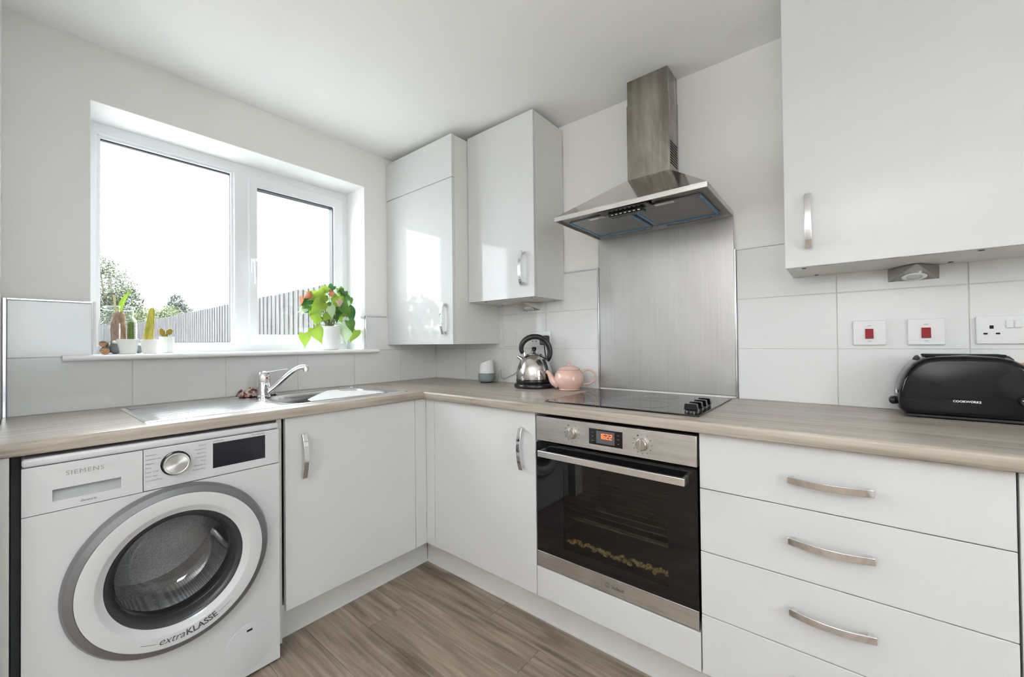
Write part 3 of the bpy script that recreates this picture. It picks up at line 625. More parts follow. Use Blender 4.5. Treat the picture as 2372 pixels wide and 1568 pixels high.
# detergent drawer with a recessed grip
y0, y1, z0, z1 = -1.8025, -1.6735, 0.742, 0.7725
mb = MB().box(FXW-0.02, FXW, A0, y0, 0.7165, 0.838).box(FXW-0.02, FXW, y1, -1.6275, 0.7165, 0.838).box(FXW-0.02, FXW, y0, y1, 0.7165, z0).box(FXW-0.02, FXW, y0, y1, z1, 0.838)
dd = build('detergent_drawer', mb, 'appliance_white', wm)
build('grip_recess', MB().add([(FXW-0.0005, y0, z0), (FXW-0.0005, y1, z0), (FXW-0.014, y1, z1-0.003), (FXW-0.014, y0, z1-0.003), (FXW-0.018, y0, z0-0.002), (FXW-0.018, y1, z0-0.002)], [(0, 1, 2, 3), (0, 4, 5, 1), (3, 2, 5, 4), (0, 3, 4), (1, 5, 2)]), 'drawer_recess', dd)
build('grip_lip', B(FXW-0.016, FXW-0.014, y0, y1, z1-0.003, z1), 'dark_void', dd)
build('lettering', text(MB(), 'SIEMENS', 0.0175, onx(FXW+0.0003, -1.7435, 0.8045), space=1.15), 'light_print', dd)
build('lettering', text(MB(), 'iSensoric', 0.0085, onx(FXW+0.0003, -1.7375, 0.7270), shear=0.2, bold=0.0001), 'grey_print', dd)
# programme dial
kc = (-1.5515, 0.7835)
kn = build('programme_dial', MB().lathe([(0.0365, 0), (0.0365, 0.002), (0.034, 0.003)], (FXW, kc[0], kc[1]), 'x', 48), 'black_gloss', wm, smooth=True)
build('dial_body', MB().lathe([(0.0325, 0.002), (0.0325, 0.016), (0.0305, 0.0185), (0.0285, 0.0185), (0.027, 0.0175), (0.004, 0.0175), (0.0035, 0.0172)], (FXW, kc[0], kc[1]), 'x', 48), 'dial_steel', kn, smooth=True, ang=25)
mb = MB()
for i, w_ in enumerate(['Automatic', 'Automatic soft', 'Hygiene', 'Shirts', "Super 15'/30'", 'Drum clean', 'Drain/Spin/Rinse']): text(mb, w_, 0.0058, onx(FXW+0.0003, -1.6215, 0.8180-i*0.0125), align='LEFT')
build('programme_list', mb, 'grey_print', wm)['kind'] = 'stuff'
mb = MB()
for i, w_ in enumerate(['Cottons', 'Cottons Eco', 'Easy-Care', 'Delicate/Silk', 'Wool', 'Mixed fabrics', 'Outdoor/Impr.']): text(mb, w_, 0.0058, onx(FXW+0.0003, -1.4750, 0.8235-i*0.0125), align='RIGHT')
build('programme_list', mb, 'grey_print', wm)['kind'] = 'stuff'
build('model_text', text(MB(), 'WM14N201GB', 0.0062, onx(FXW+0.0003, -1.305, 0.8290), align='RIGHT'), 'grey_print', wm)
build('feature_text', text(MB(), 'varioPerfect', 0.0062, onx(FXW+0.0003, -1.457, 0.8290), align='LEFT'), 'grey_print', wm)
build('display', B(FXW-0.001, FXW+0.0006, -1.4565, -1.3025, 0.7435, 0.8240), 'display', wm, bevel=0.0005)
# porthole door
dcx = (FXW, DC[0], DC[1])
door = build('door_ring', MB().lathe([(0.238, -0.004), (0.247, 0.002), (0.2465, 0.012), (0.240, 0.024), (0.2235, 0.031), (0.2225, 0.0305), (0.2225, 0.02)], dcx, 'x', 96, False, False), 'appliance_grey', wm, smooth=True)
build('inner_ring', MB().lathe([(0.2222, 0.028), (0.2215, 0.0320), (0.186, 0.0345), (0.183, 0.0335), (0.176, 0.0275), (0.166, 0.0230), (0.166, 0.010)], dcx, 'x', 96, False, False), 'appliance_white', door, smooth=True, ang=50)
build('glass_bezel', MB().lathe([(0.1658, 0.020), (0.1650, 0.0235), (0.158, 0.0215), (0.150, 0.012), (0.146, -0.004), (0.140, -0.016)], dcx, 'x', 96, False, False), 'appliance_dark', door, smooth=True, ang=50)
build('porthole_glass', MB().lathe([(0.148, -0.002), (0.140, -0.012), (0.128, -0.045), (0.112, -0.075), (0.098, -0.088), (0.080, -0.093), (0.05, -0.095), (0.0005, -0.096)], dcx, 'x', 72, False, False), 'porthole_glass', door, smooth=True, ang=70)
build('door_gasket', MB().lathe([(0.238, -0.012), (0.200, -0.030), (0.160, -0.045), (0.152, -0.070), (0.170, -0.090)], dcx, 'x', 72, False, False), 'appliance_dark', wm, smooth=True)
build('drum', MB().lathe([(0.165, -0.088), (0.225, -0.10), (0.232, -0.14), (0.232, -0.38), (0.20, -0.42), (0.0005, -0.42)], dcx, 'x', 72, False, False), 'drum_steel', wm, smooth=True, ang=50)
for k in range(3):
    a = math.radians(100+120*k); c_, s_ = math.cos(a), math.sin(a)
    mb = MB().add([(FXW-hh, DC[0]+rr*c_-tt*s_, DC[1]+rr*s_+tt*c_) for hh in (0.15, 0.37) for rr, tt in ((0.231, -0.035), (0.185, -0.010), (0.185, 0.010), (0.231, 0.035))], [(0, 1, 2, 3), (4, 7, 6, 5), (0, 4, 5, 1), (1, 5, 6, 2), (2, 6, 7, 3), (0, 3, 7, 4)])
    build('drum_paddle', mb, 'chrome', wm, bevel=0.006)
# curved lettering on the ring
def arc_text(mb, s, size, r, a0, **k):
    vs, fs = text_geo(s, size, align='LEFT', **k)
    def fn(u, v):
        rr = r-v; a = a0+u/r; xx = 0.0320+(0.2215-rr)*0.0704+0.0003
        return (FXW+xx+0.0004, DC[0]+rr*math.sin(a), DC[1]-rr*math.cos(a))
    mb.add([fn(v[0], v[1]) for v in vs], fs); return max(v[0] for v in vs)/r
mb = MB(); w1 = arc_text(mb, 'extra', 0.0300, 0.2085, -0.26, shear=0.25); w2 = arc_text(mb, 'KLASSE', 0.0265, 0.2085, -0.26+w1+0.01, bold=0.0006)
for (a, b) in ((-0.47, -0.285), (-0.26+w1+w2+0.035, -0.26+w1+w2+0.22)):
    m_ = 8; vs = [(FXW+0.0339, DC[0]+rr*math.sin(a+(b-a)*i/m_), DC[1]-rr*math.cos(a+(b-a)*i/m_)) for i in range(m_+1) for rr in (0.2030, 0.2040)]
    mb.add(vs, [(2*i, 2*i+1, 2*i+3, 2*i+2) for i in range(m_)])
lt_ = build('lettering', mb, 'grey_print', door); lt_['kind'] = 'stuff'
fl = build('filter_flap', MB().lathe([(0.0765, 0), (0.0762, 0.0012), (0.0745, 0.0016), (0.001, 0.0016)], (FXW, -1.353, 0.110), 'x', 56, False, True), 'appliance_white', wm, smooth=True, ang=20)
build('flap_slot', B(FXW+0.0010, FXW+0.0022, -1.362, -1.345, 0.161, 0.168), 'dark_void', fl)
for (xx, yy) in ((0.08, A0+0.05), (0.08, A1-0.05), (0.55, A0+0.05), (0.55, A1-0.05)): build('foot', MB().lathe([(0.018, 0), (0.018, 0.012)], (xx, yy, 0.0), n=16), 'black_matte', wm)

# ------------------------------------------------------------------ sink, tap and what lies there
sink = thing('kitchen_sink', ((SX0+SX1)/2, (SY0+SY1)/2, ZT), 'inset stainless steel sink with ridged drainer and one bowl under the window', 'sink')
nx, ny = 80, 170
def sink_z(x, y_):
    e = min(x-SX0, SX1-x, y_-SY0, SY1-y_)
    z = ZT+0.0008+0.003*min(1, e/0.004)
    if e > 0.012:
        k = min(1, (e-0.012)/0.006); z -= 0.0045*k
        if -1.58 < y_ < -1.19 and 0.125 < x < 0.505:
            z += 0.0022*max(0, math.sin((x-0.125)/0.038*2*PI))*min(1, (y_+1.58)/0.02, (-1.19-y_)/0.02)
        if -0.682 < y_ < -0.650: z += 0.0015*math.sin((y_+0.682)/0.011*2*PI)
        d = ((abs(x-0.325)/0.190)**4+(abs(y_+0.925)/0.240)**4)**0.25
        if d < 1:
            q = min(1, (1-d)/0.16); q = q*q*(3-2*q); z -= 0.135*q
    return z
gx = [SX0+(SX1-SX0)*i/nx for i in range(nx+1)]; gy = [SY0+(SY1-SY0)*j/ny for j in range(ny+1)]
vs = [(x, y_, sink_z(x, y_)) for y_ in gy for x in gx]
fs = [(j*(nx+1)+i, j*(nx+1)+i+1, (j+1)*(nx+1)+i+1, (j+1)*(nx+1)+i) for j in range(ny) for i in range(nx)]
build('basin', MB().add(vs, fs), 'steel_sink', sink, smooth=True, ang=75)
build('waste', MB().lathe([(0.035, 0), (0.033, 0.003), (0.010, 0.002)], (0.325, -0.925, ZT-0.134), n=28), 'chrome', sink, smooth=True)
build('waste_knob', MB().lathe([(0.012, 0), (0.012, 0.004), (0.008, 0.008), (0.008, 0.014)], (0.145, -0.712, ZT), n=20), 'chrome', sink, smooth=True)
tp = thing('mixer_tap', (0.152, -1.145, ZT), 'chrome single-lever mixer tap behind the sink', 'tap')
c = (0.152, -1.145, ZT)
bd = build('tap_body', MB().lathe([(0.029, 0.000), (0.029, 0.006), (0.0262, 0.010), (0.0262, 0.030), (0.0275, 0.034), (0.0275, 0.072)], c, n=40), 'chrome', tp, smooth=True, ang=30)
mb = MB().lathe([(0.0278, 0.0735), (0.0282, 0.090), (0.026, 0.104), (0.019, 0.114), (0.008, 0.119), (0.0005, 0.1195)], c, n=40)
cap = build('lever_cap', mb, 'chrome', tp, smooth=True, ang=30)
ld = Vector((0.70, 0.50, 0)).normalized(); lp = Vector((c[0], c[1], ZT+0.1))
mb = MB(); vs = []
for t_, w_, zz, th in ((0.0, 0.020, 0.012, 0.010), (0.03, 0.015, 0.017, 0.007), (0.06, 0.010, 0.021, 0.004), (0.115, 0.009, 0.028, 0.003)):
    P = lp+ld*t_+Vector((0, 0, zz)); sd = Vector((-ld.y, ld.x, 0))
    vs += [P-sd*w_, P+sd*w_, P+sd*w_*0.8-Vector((0, 0, th)), P-sd*w_*0.8-Vector((0, 0, th))]
mb.add(vs, [(i*4+k, i*4+(k+1) % 4, i*4+4+(k+1) % 4, i*4+4+k) for i in range(3) for k in range(4)]+[(3, 2, 1, 0), (12, 13, 14, 15)])
build('lever', mb, 'chrome', cap, bevel=0.0015)
build('temperature_dot', MB().lathe([(0.004, 0), (0.004, 0.0008)], (c[0]+0.0275, c[1]+0.004, ZT+0.088), 'x', 14), 'red_plastic', cap)
sdv = Vector((0.62, 0.78, 0)).normalized(); S0 = Vector((c[0], c[1], ZT+0.022))
path = [S0+sdv*t_+Vector((0, 0, zz)) for t_, zz in ((0.01, 0.0), (0.025, 0.006), (0.05, 0.027), (0.082, 0.058), (0.115, 0.087), (0.135, 0.101), (0.157, 0.110), (0.178, 0.111))]
build('spout', MB().tube(*sm(path, [0.014, 0.0135, 0.0125, 0.0115, 0.011, 0.011, 0.011, 0.0115]), 18), 'chrome', tp, smooth=True)
e_ = path[-1]; build('aerator', MB().lathe([(0.0125, -0.020), (0.0125, 0.002), (0.010, 0.008)], (e_.x, e_.y, e_.z), n=22), 'chrome', tp, smooth=True)
# folded dishcloth
mb = MB(); nx_, ny_ = 16, 10; vs = []
for j in range(ny_+1):
    for i in range(nx_+1):
        u, v = i/nx_, j/ny_; ed = min(u, 1-u, v, 1-v)
        vs.append((0.088+(v-0.5)*0.060, -1.150+(u-0.5)*0.155, ZT+0.006+min(1, ed*9)*(0.024+0.010*math.sin(u*9+v*4)*math.cos(v*7)+0.006*math.sin(u*23))))
k = len(vs); vs += [(p[0], p[1], ZT+0.0035) for p in vs]
fs = [(j*(nx_+1)+i, j*(nx_+1)+i+1, (j+1)*(nx_+1)+i+1, (j+1)*(nx_+1)+i) for j in range(ny_) for i in range(nx_)]
fs += [tuple(k+q for q in f[::-1]) for f in fs]
ring = [i for i in range(nx_+1)]+[j*(nx_+1)+nx_ for j in range(1, ny_+1)]+[ny_*(nx_+1)+i for i in range(nx_-1, -1, -1)]+[j*(nx_+1) for j in range(ny_-1, 0, -1)]
fs += [(ring[q], ring[(q+1) % len(ring)], k+ring[(q+1) % len(ring)], k+ring[q]) for q in range(len(ring))]
setp(build('dishcloth', MB().add(vs, fs), 'cloth', smooth=True, ang=80), 'crumpled maroon and cream dishcloth behind the tap', 'cloth')
# white board resting over the bowl
op = [(0.528, -1.100), (0.470, -1.090), (0.400, -1.035), (0.300, -0.955), (0.230, -0.890), (0.215, -0.860), (0.235, -0.838), (0.290, -0.848), (0.318, -0.848), (0.335, -0.820), (0.365, -0.778), (0.430, -0.760), (0.528, -0.765)]
setp(build('sink_board', MB().prism(op, 'z', ZT+0.0042, ZT+0.0092), 'plastic_white', bevel=0.002), 'white plastic board with a curved edge lying across the sink bowl', 'board')

# ------------------------------------------------------------------ things on the sill
SZ = WZ0+0.0212
def cactus_pot(x, y_, label, rt, rb, hh):
    rt *= 0.74; rb *= 0.74
    t = thing('potted_cactus', (x, y_, SZ), label, 'cactus', 'small cacti on the sill')
    build('pot', MB().lathe([(rb*0.9, 0), (rb, 0.002), (rt, hh), (rt-0.003, hh+0.0005), (rt-0.006, hh-0.004), (rb, 0.02)], (x, y_, SZ), n=40, cap1=False), 'pot_white', t, smooth=True, ang=40)
    build('soil', MB().lathe([(rt-0.006, hh-0.012), (rt-0.006, hh-0.010), (0.001, hh-0.008)], (x, y_, SZ), n=24), 'soil', t)
    return t
def ribbed(t, x, y_, z0, r, hh, ribs, mat, lean=(0, 0), taper=0.8):
    pr_ = [(r*(0.86+0.14*math.sin(min(1, q*3)*PI/2))*(1-(1-taper)*q), q*hh) for q in [i/10 for i in range(10)]]+[(r*taper*0.80, hh*0.95), (r*taper*0.45, hh*0.99), (0.0005, hh)]
    mb = MB().lathe(pr_, (0, 0, 0), n=64, rf=lambda a, h_: 1+0.13*math.cos(ribs*a))
    mb.move(lambda p: Vector((x+p.x+lean[0]*p.z, y_+p.y+lean[1]*p.z, z0+p.z)))
    st = build('stem', mb, mat, t, smooth=True, ang=70)
    sm = MB()
    for k in range(ribs):
        a = 2*PI*k/ribs
        for i in range(1, int(hh/0.008)):
            z = i*0.008; q = z/hh; rr = r*(1-(1-taper)*q)*1.12
            if q > 0.9: continue
            P = Vector((x+rr*math.cos(a)+lean[0]*z, y_+rr*math.sin(a)+lean[1]*z, z0+z))
            for w in range(3):
                dv = Vector((math.cos(a)+random.uniform(-.6, .6), math.sin(a)+random.uniform(-.6, .6), random.uniform(-.5, .8))).normalized(); sdx = Vector((0, 0, 1)).cross(dv).normalized()*0.0005
                sm.add([P-sdx, P+sdx, P+dv*0.006], [(0, 1, 2)])
    s_ = build('spines', sm, 'spine', t); s_['kind'] = 'stuff'
t = cactus_pot(-0.045, -1.575, 'short ribbed green cactus in a white tapered pot', 0.046, 0.036, 0.060)
ribbed(t, -0.045, -1.566, SZ+0.050, 0.0108, 0.084, 9, 'cactus_green')
t = cactus_pot(-0.048, -1.506, 'tall yellow-green column cactus in a white tapered pot', 0.042, 0.033, 0.058)
ribbed(t, -0.048, -1.514, SZ+0.048, 0.0155, 0.146, 5, 'cactus_yellow', (0.0, 0.10), 0.60)
t = thing('potted_cactus', (-0.105, -1.440, SZ), 'little prickly pear with round pads in a frosted ribbed pot', 'cactus', 'small cacti on the sill')
build('pot', MB().lathe([(0.022, 0), (0.025, 0.003), (0.0262, 0.072), (0.0245, 0.072), (0.022, 0.01)], (-0.105, -1.440, SZ), n=60, cap1=False, rf=lambda a, h_: 1+0.02*math.cos(20*a)), 'pot_frosted', t, smooth=True)
build('soil', MB().lathe([(0.022, 0.012), (0.022, 0.060), (0.001, 0.064)], (-0.105, -1.440, SZ), n=24), 'soil', t)
for (dy, dz, ry, rz, ti) in ((-0.006, 0.092, 0.010, 0.018, 0.2), (0.006, 0.072, 0.010, 0.012, -0.2), (0.022, 0.094, 0.012, 0.015, -0.6)):
    mb = MB().sphere((0, 0, 0), (0.006, ry, rz), 18, 12)
    mb.move(lambda p, dy=dy, dz=dz, ti=ti: Vector((-0.105+p.x, -1.452+dy*0.9+p.y*math.cos(ti)-p.z*math.sin(ti), SZ+dz+p.y*math.sin(ti)+p.z*math.cos(ti))))
    build('pad', mb, 'cactus_pad', t, smooth=True)
# glass jar with a bulb
t = thing('bulb_jar', (-0.128, -1.592, SZ), 'clear glass jar holding a brown bulb with one green shoot', 'jar')
jc = (-0.128, -1.592, SZ)
build('glass', MB().lathe([(0.048, 0.0), (0.056, 0.006), (0.058, 0.030), (0.058, 0.125), (0.056, 0.140), (0.048, 0.150), (0.046, 0.158), (0.046, 0.182), (0.051, 0.186), (0.051, 0.194), (0.046, 0.196), (0.044, 0.190)], jc, n=56, cap1=False), 'jar_glass', t, smooth=True, ang=50)
bl = build('bulb', MB().lathe([(0.020, 0.006), (0.026, 0.02), (0.024, 0.06), (0.023, 0.10), (0.022, 0.125), (0.019, 0.150), (0.015, 0.168), (0.008, 0.176), (0.0005, 0.178)], jc, n=28, rf=lambda a, h_: 1+0.10*math.sin(3*a+h_*60)+0.06*math.sin(7*a+h_*140)), 'bulb_brown', t, smooth=True, ang=80)
def blade(mb, base, tip, w, bend, nseg=8):
    b_, t__ = Vector(base), Vector(tip); vs = []
    for i in range(nseg+1):
        q = i/nseg; P = b_.lerp(t__, q)+Vector(bend)*math.sin(q*PI); ww = w*(math.sin(PI*(0.18+0.82*q)))**0.7 if q < 1 else 0.0005
        vs += [P+Vector((0.002, -ww, 0)), P+Vector((-0.003, 0, 0)), P+Vector((0.002, ww, 0))]
    mb.add(vs, [(i*3+k, i*3+k+1, i*3+k+4, i*3+k+3) for i in range(nseg) for k in range(2)])
mb = MB(); blade(mb, (-0.126, -1.590, SZ+0.165), (-0.112, -1.556, SZ+0.268), 0.0085, (0, -0.008, 0.004)); build('shoot', mb, 'leaf_lime', t, smooth=True)
mb = MB().tube([(-0.128, -1.600, SZ+0.16), (-0.127, -1.603, SZ+0.20), (-0.125, -1.606, SZ+0.245)], [0.004, 0.003, 0.004], 8); build('dry_stalk', mb, 'straw', t, smooth=True)
mb = MB()
for k in range(22):
    a = random.uniform(0, 2*PI); r0 = random.uniform(0.022, 0.042); mb.sphere((jc[0]+r0*math.cos(a), jc[1]+r0*math.sin(a), SZ+0.012+random.uniform(0, 0.02)), (0.010, 0.010, 0.008), 9, 6)
s_ = build('pebbles', mb, 'stone', t, smooth=True); s_['kind'] = 'stuff'
# small logs and stones
def log(x, y_, z, ax, L, r, label):
    t = thing('small_log', (x, y_, SZ), label, 'log', 'logs on the sill'); A = Vector(ax).normalized(); P = Vector((x, y_, z))
    q = [P+A*(L*i/6)+Vector((0, 0, 0.002*math.sin(i*2))) for i in range(7)]
    mb = MB().tube(q, [r*(1+0.05*math.sin(i*3)) for i in range(7)], 14); mb.move(lambda p: p+Vector((0, 0, 0.0015*math.sin(p.x*400)*math.cos(p.y*300)))); build('bark', mb, 'bark', t, smooth=True, ang=60)
    m2 = MB().tube([P-A*0.0012, P+A*0.001], r*0.94, 18); build('cut_end', m2, 'cut_wood', t)
log(-0.022, -1.643, SZ+0.0150, (-0.80, 0.10, 0.0), 0.075, 0.0140, 'small bark-covered log with pale cut end, foremost on the sill')
log(-0.040, -1.647, SZ+0.0410, (-0.8, 0.20, 0.0), 0.045, 0.0115, 'thin log resting on top of the foremost log')
for (x, y_, z, r, lb) in ((-0.052, -1.608, 0.020, (0.016, 0.015, 0.020), 'dark grey stone behind the short cactus'), (-0.085, -1.536, 0.018, (0.016, 0.012, 0.018), 'dark stone between the two white cactus pots'), (-0.053, -1.607, 0.0475, (0.011, 0.011, 0.008), 'pale pebble on top of the dark grey stone')):
    mb = MB().sphere((x, y_, SZ+z), r, 16, 10); mb.move(lambda p: p+Vector((0.003*math.sin(p.z*170+p.y*90), 0.003*math.sin(p.x*150), 0))); mb.v = [(p[0], p[1], max(p[2], SZ+0.0003)) for p in mb.v]
    setp(build('pebble', mb, 'stone' if 'dark' in lb[:5] else 'plate_white', smooth=True, ang=80), lb, 'stone', 'stones on the sill')
# leafy plant in a white pot
PX, PY = -0.075, -0.722
pl = thing('potted_plant', (PX, PY, SZ), 'bushy green plant with reddish flowers in a round white pot', 'plant')
build('pot', MB().lathe([(0.042, 0), (0.049, 0.004), (0.0555, 0.030), (0.0570, 0.132), (0.0550, 0.134), (0.0535, 0.128), (0.051, 0.03)], (PX, PY, SZ), n=48, cap1=False), 'plastic_white', pl, smooth=True, ang=40)
build('soil', MB().lathe([(0.053, 0.110), (0.053, 0.122), (0.001, 0.128)], (PX, PY, SZ), n=28), 'soil', pl)
def leaf_mesh(name, mat, fold, droop):
    # heart shape: x across, y along (0..1), base notch at y=0
    rows = 9; vs = []; fs = []
    for i in range(rows+1):
        q = i/rows; w = 0.40*math.sin(PI*min(1, (q+0.16)/1.16)**0.75)*(1-q**3.2) if q < 1 else 0
        w = max(w, 0.004)
        for k, s in enumerate((-1, -0.5, 0, 0.5, 1)):
            yy = q-(0.13*abs(s)*(1-q) if True else 0); zz = -droop*q*q+fold*abs(s)*w
            vs.append((s*w, yy, zz))
    for i in range(rows):
        for k in range(4): a = i*5+k; fs.append((a, a+1, a+6, a+5))
    me = bpy.data.meshes.new(name); me.from_pydata(vs, [], fs)
    for p in me.polygons: p.use_smooth = True
    me.materials.append(M[mat]); return me
LM = {m: leaf_mesh('leaf', 'leaf_'+m, 0.35 if m != 'pale' else 0.2, 0.28) for m in ('lime', 'green', 'dark', 'pale', 'red', 'pink')}
leaves = [(960,740,235,200,'lime',.03),(915,890,250,232,'lime',.035),(940,1010,210,285,'lime',.02),(1010,850,150,275,'dark',.02),(1190,800,210,250,'lime',.04),(1235,830,160,300,'pink',.045),
 (1110,930,190,285,'pale',.045),(1230,930,170,255,'dark',.02),(1330,790,190,330,'green',.02),(1390,700,200,350,'green',.01),(1420,960,270,292,'dark',.03),(1370,880,160,60,'lime',.02),(1400,1100,200,292,'green',.035),
 (1350,1210,270,275,'pale',.03),(1450,1220,210,240,'lime',.01),(1500,940,120,280,'green',.0),(795,1280,200,272,'lime',.03),(975,1220,260,298,'lime',.02),(1110,630,150,5,'lime',.01),(1040,660,150,110,'lime',.0),
 (860,730,150,200,'red',.01),(808,800,130,262,'red',.0),(1175,690,130,340,'red',.02),(1080,610,80,60,'red',.0),(920,690,170,160,'lime',-.01),(850,800,190,205,'dark',.0),(985,1030,140,235,'lime',-.01),(1050,760,170,240,'dark',.0),
 (1290,720,170,40,'green',-.02),(1150,730,190,80,'pale',-.02),(1060,990,150,215,'lime',.03),(1290,900,190,310,'green',.05),(1450,760,150,355,'pale',.0),(1020,720,170,170,'green',-.02),(1240,1000,140,290,'dark',.01),(1130,850,160,200,'green',-.01)]
for _k in range(22):
    _a = random.uniform(0, 2*PI); _q = random.uniform(0.2, 1)**0.5; leaves.append((1140+330*_q*math.cos(_a), 830+220*_q*math.sin(_a), random.uniform(100, 170), random.uniform(180, 360), random.choice(['green', 'dark', 'lime', 'pale', 'green']), random.uniform(-.06, .01)))
stems = MB(); base = Vector((PX, PY, SZ+0.122))
for (u, v, L, an, m, fx) in leaves:
    s = L*0.000405; dyy, dzz = (u-1150)*0.00047, (1095-v)*0.000447
    dx = fx*1.2+random.uniform(-.012, .012); ctr = Vector((PX+dx+0.004, min(PY+dyy*0.93, -0.585), SZ+0.134+dzz)); a = math.radians(an)
    D = Vector((random.uniform(0.1, 0.35), math.cos(a), math.sin(a))).normalized()
    N = Vector((1, random.uniform(-.3, .3), random.uniform(0.1, 0.7))); N = (N-D*N.dot(D)).normalized(); X = D.cross(N)
    P = ctr-D*(s*0.5)
    o = bpy.data.objects.new('leaf' if m not in ('red',) else 'flower', LM[m]); COL.objects.link(o); o.parent = pl
    loc = P-ORG[pl.name]
    o.matrix_local = Matrix(((X.x*s, D.x*s, N.x*s, loc.x), (X.y*s, D.y*s, N.y*s, loc.y), (X.z*s, D.z*s, N.z*s, loc.z), (0, 0, 0, 1)))
    mid = base.lerp(P, 0.55)+Vector((0, 0, 0.02)); b0 = base+Vector((random.uniform(-.02, .02), random.uniform(-.02, .02), 0))
    stems.tube([b0, b0.lerp(mid, .5)+Vector((0, 0, .006)), mid, P], [0.0016, 0.0014, 0.0012, 0.001], 5, False)
build('stems', stems, 'stem_green', pl, smooth=True)

# ------------------------------------------------------------------ worktop objects
# smart speaker
sc = Vector((0.556, -0.082, ZT)); t = thing('smart_speaker', sc, 'small two-tone grey and white smart speaker in the corner', 'speaker')
build('foot', MB().lathe([(0.036, 0.0), (0.036, 0.008)], sc, n=32), 'black_matte', t, smooth=True)
build('fabric_base', MB().lathe([(0.036, 0.007), (0.044, 0.012), (0.0485, 0.025), (0.0485, 0.040), (0.0475, 0.055)], sc, n=44), 'fabric_grey', t, smooth=True, ang=50)
n = 44; ring = []
for k in range(n):
    a = 2*PI*k/n; r = 0.0395; ring.append((sc.x+r*math.cos(a), sc.y+r*math.sin(a), ZT+0.128+0.34*(r*math.cos(a)*0.8+r*math.sin(a)*0.6)))
low = [(sc.x+0.0472*math.cos(2*PI*k/n), sc.y+0.0472*math.sin(2*PI*k/n), ZT+0.0555) for k in range(n)]
build('upper_body', MB().add(low+ring, [(k, (k+1) % n, n+(k+1) % n, n+k) for k in range(n)]+[tuple(range(n))[::-1], tuple(range(n, 2*n))]), 'speaker_white', t, bevel=0.003, smooth=True)
tr_ = [(sc.x+(p[0]-sc.x)*0.90, sc.y+(p[1]-sc.y)*0.90, 0) for p in ring]; tr_ = [(p[0], p[1], ZT+0.1288+0.34*((p[0]-sc.x)*0.8+(p[1]-sc.y)*0.6)) for p in tr_]
build('touch_top', MB().add(tr_, [tuple(range(n))]), 'speaker_top', t)
mb = MB().tube([(sc.x+0.046, sc.y+0.01, ZT+0.015), (sc.x+0.066, sc.y+0.030, ZT+0.012), (sc.x+0.060, sc.y+0.045, ZT+0.06), (sc.x+0.066, sc.y+0.055, ZT+0.075), (sc.x+0.074, sc.y+0.05, ZT+0.03), (0.64, -0.016, ZT+0.02), (0.72, -0.014, ZT+0.055), (0.80, -0.014, ZT+0.115), (0.86, -0.016, 1.12)], 0.0016, 6)
build('power_cord', mb, 'fabric_grey', t, smooth=True)
# kettle
kc = Vector((0.942, -0.126, ZT)); t = thing('kettle', kc, 'polished steel dome kettle with black hoop handle and base', 'kettle')
build('power_base', MB().lathe([(0.104, 0.0), (0.107, 0.004), (0.107, 0.016), (0.101, 0.024), (0.094, 0.026)], kc, n=56), 'black_plastic', t, smooth=True, ang=40)
build('lower_band', MB().lathe([(0.094, 0.0265), (0.0965, 0.032), (0.0965, 0.044), (0.095, 0.0465)], kc, n=56), 'black_plastic', t, smooth=True, ang=40)
bdy = build('body', MB().lathe([(0.0945, 0.047), (0.0955, 0.060), (0.0935, 0.085), (0.0880, 0.110), (0.0780, 0.135), (0.0640, 0.154), (0.0480, 0.168), (0.0440, 0.171)], kc, n=64), 'steel_polish', t, smooth=True, ang=40)
ldk = build('lid', MB().lathe([(0.0440, 0.1715), (0.0420, 0.175), (0.025, 0.180), (0.011, 0.182)], kc, n=40), 'steel_polish', t, smooth=True, ang=40)
build('lid_knob', MB().lathe([(0.007, 0.182), (0.0065, 0.190), (0.0115, 0.196), (0.013, 0.204), (0.009, 0.212), (0.0005, 0.213)], kc, n=24), 'black_plastic', ldk, smooth=True)
hd = Vector((0.80, 0.60, 0)).normalized()
pth = [kc+hd*xx+Vector((0, 0, zz)) for xx, zz in ((-0.060, 0.178), (-0.068, 0.200), (-0.064, 0.226), (-0.046, 0.250), (-0.015, 0.265), (0.020, 0.266), (0.052, 0.252), (0.075, 0.224), (0.084, 0.190), (0.080, 0.160), (0.070, 0.140))]
build('handle', MB().tube(*sm(pth, [0.010, 0.0125, 0.014, 0.0145, 0.0145, 0.0145, 0.0145, 0.0145, 0.014, 0.0135, 0.010]), 16), 'black_plastic', t, smooth=True)
for xx, zz in ((-0.055, 0.160), (0.072, 0.140)):
    build('handle_mount', MB().tube([kc+hd*xx*0.9+Vector((0, 0, zz-0.004)), kc+hd*xx+Vector((0, 0, zz+0.024))], 0.006, 10), 'chrome', t, smooth=True)
mb = MB(); vs = []
for zz, rr in ((0.047, 0.0965), (0.085, 0.0950), (0.110, 0.0895), (0.135, 0.0795), (0.150, 0.070)):
    for a in (-0.02, 0.16):
        for q in (0.0, 0.006):
            an = math.atan2(-0.25, 1.0)+a; vs.append(kc+Vector(((rr+q-0.003)*math.cos(an), (rr+q-0.003)*math.sin(an), zz)))
mb.add(vs, [(i*4+k, i*4+[1, 3, 0, 2][k], i*4+4+[1, 3, 0, 2][k], i*4+4+k) for i in range(4) for k in range(4)])
build('water_gauge', mb, 'black_plastic', t)
sdk = Vector((-0.80, -0.60, 0)).normalized(); mb = MB()
p0 = kc+sdk*0.062+Vector((0, 0, 0.146)); p1 = kc+sdk*0.088+Vector((0, 0, 0.164))
mb.tube([p0, p0.lerp(p1, .5), p1], [0.014, 0.010, 0.0075], 14); build('spout', mb, 'steel_polish', t, smooth=True)
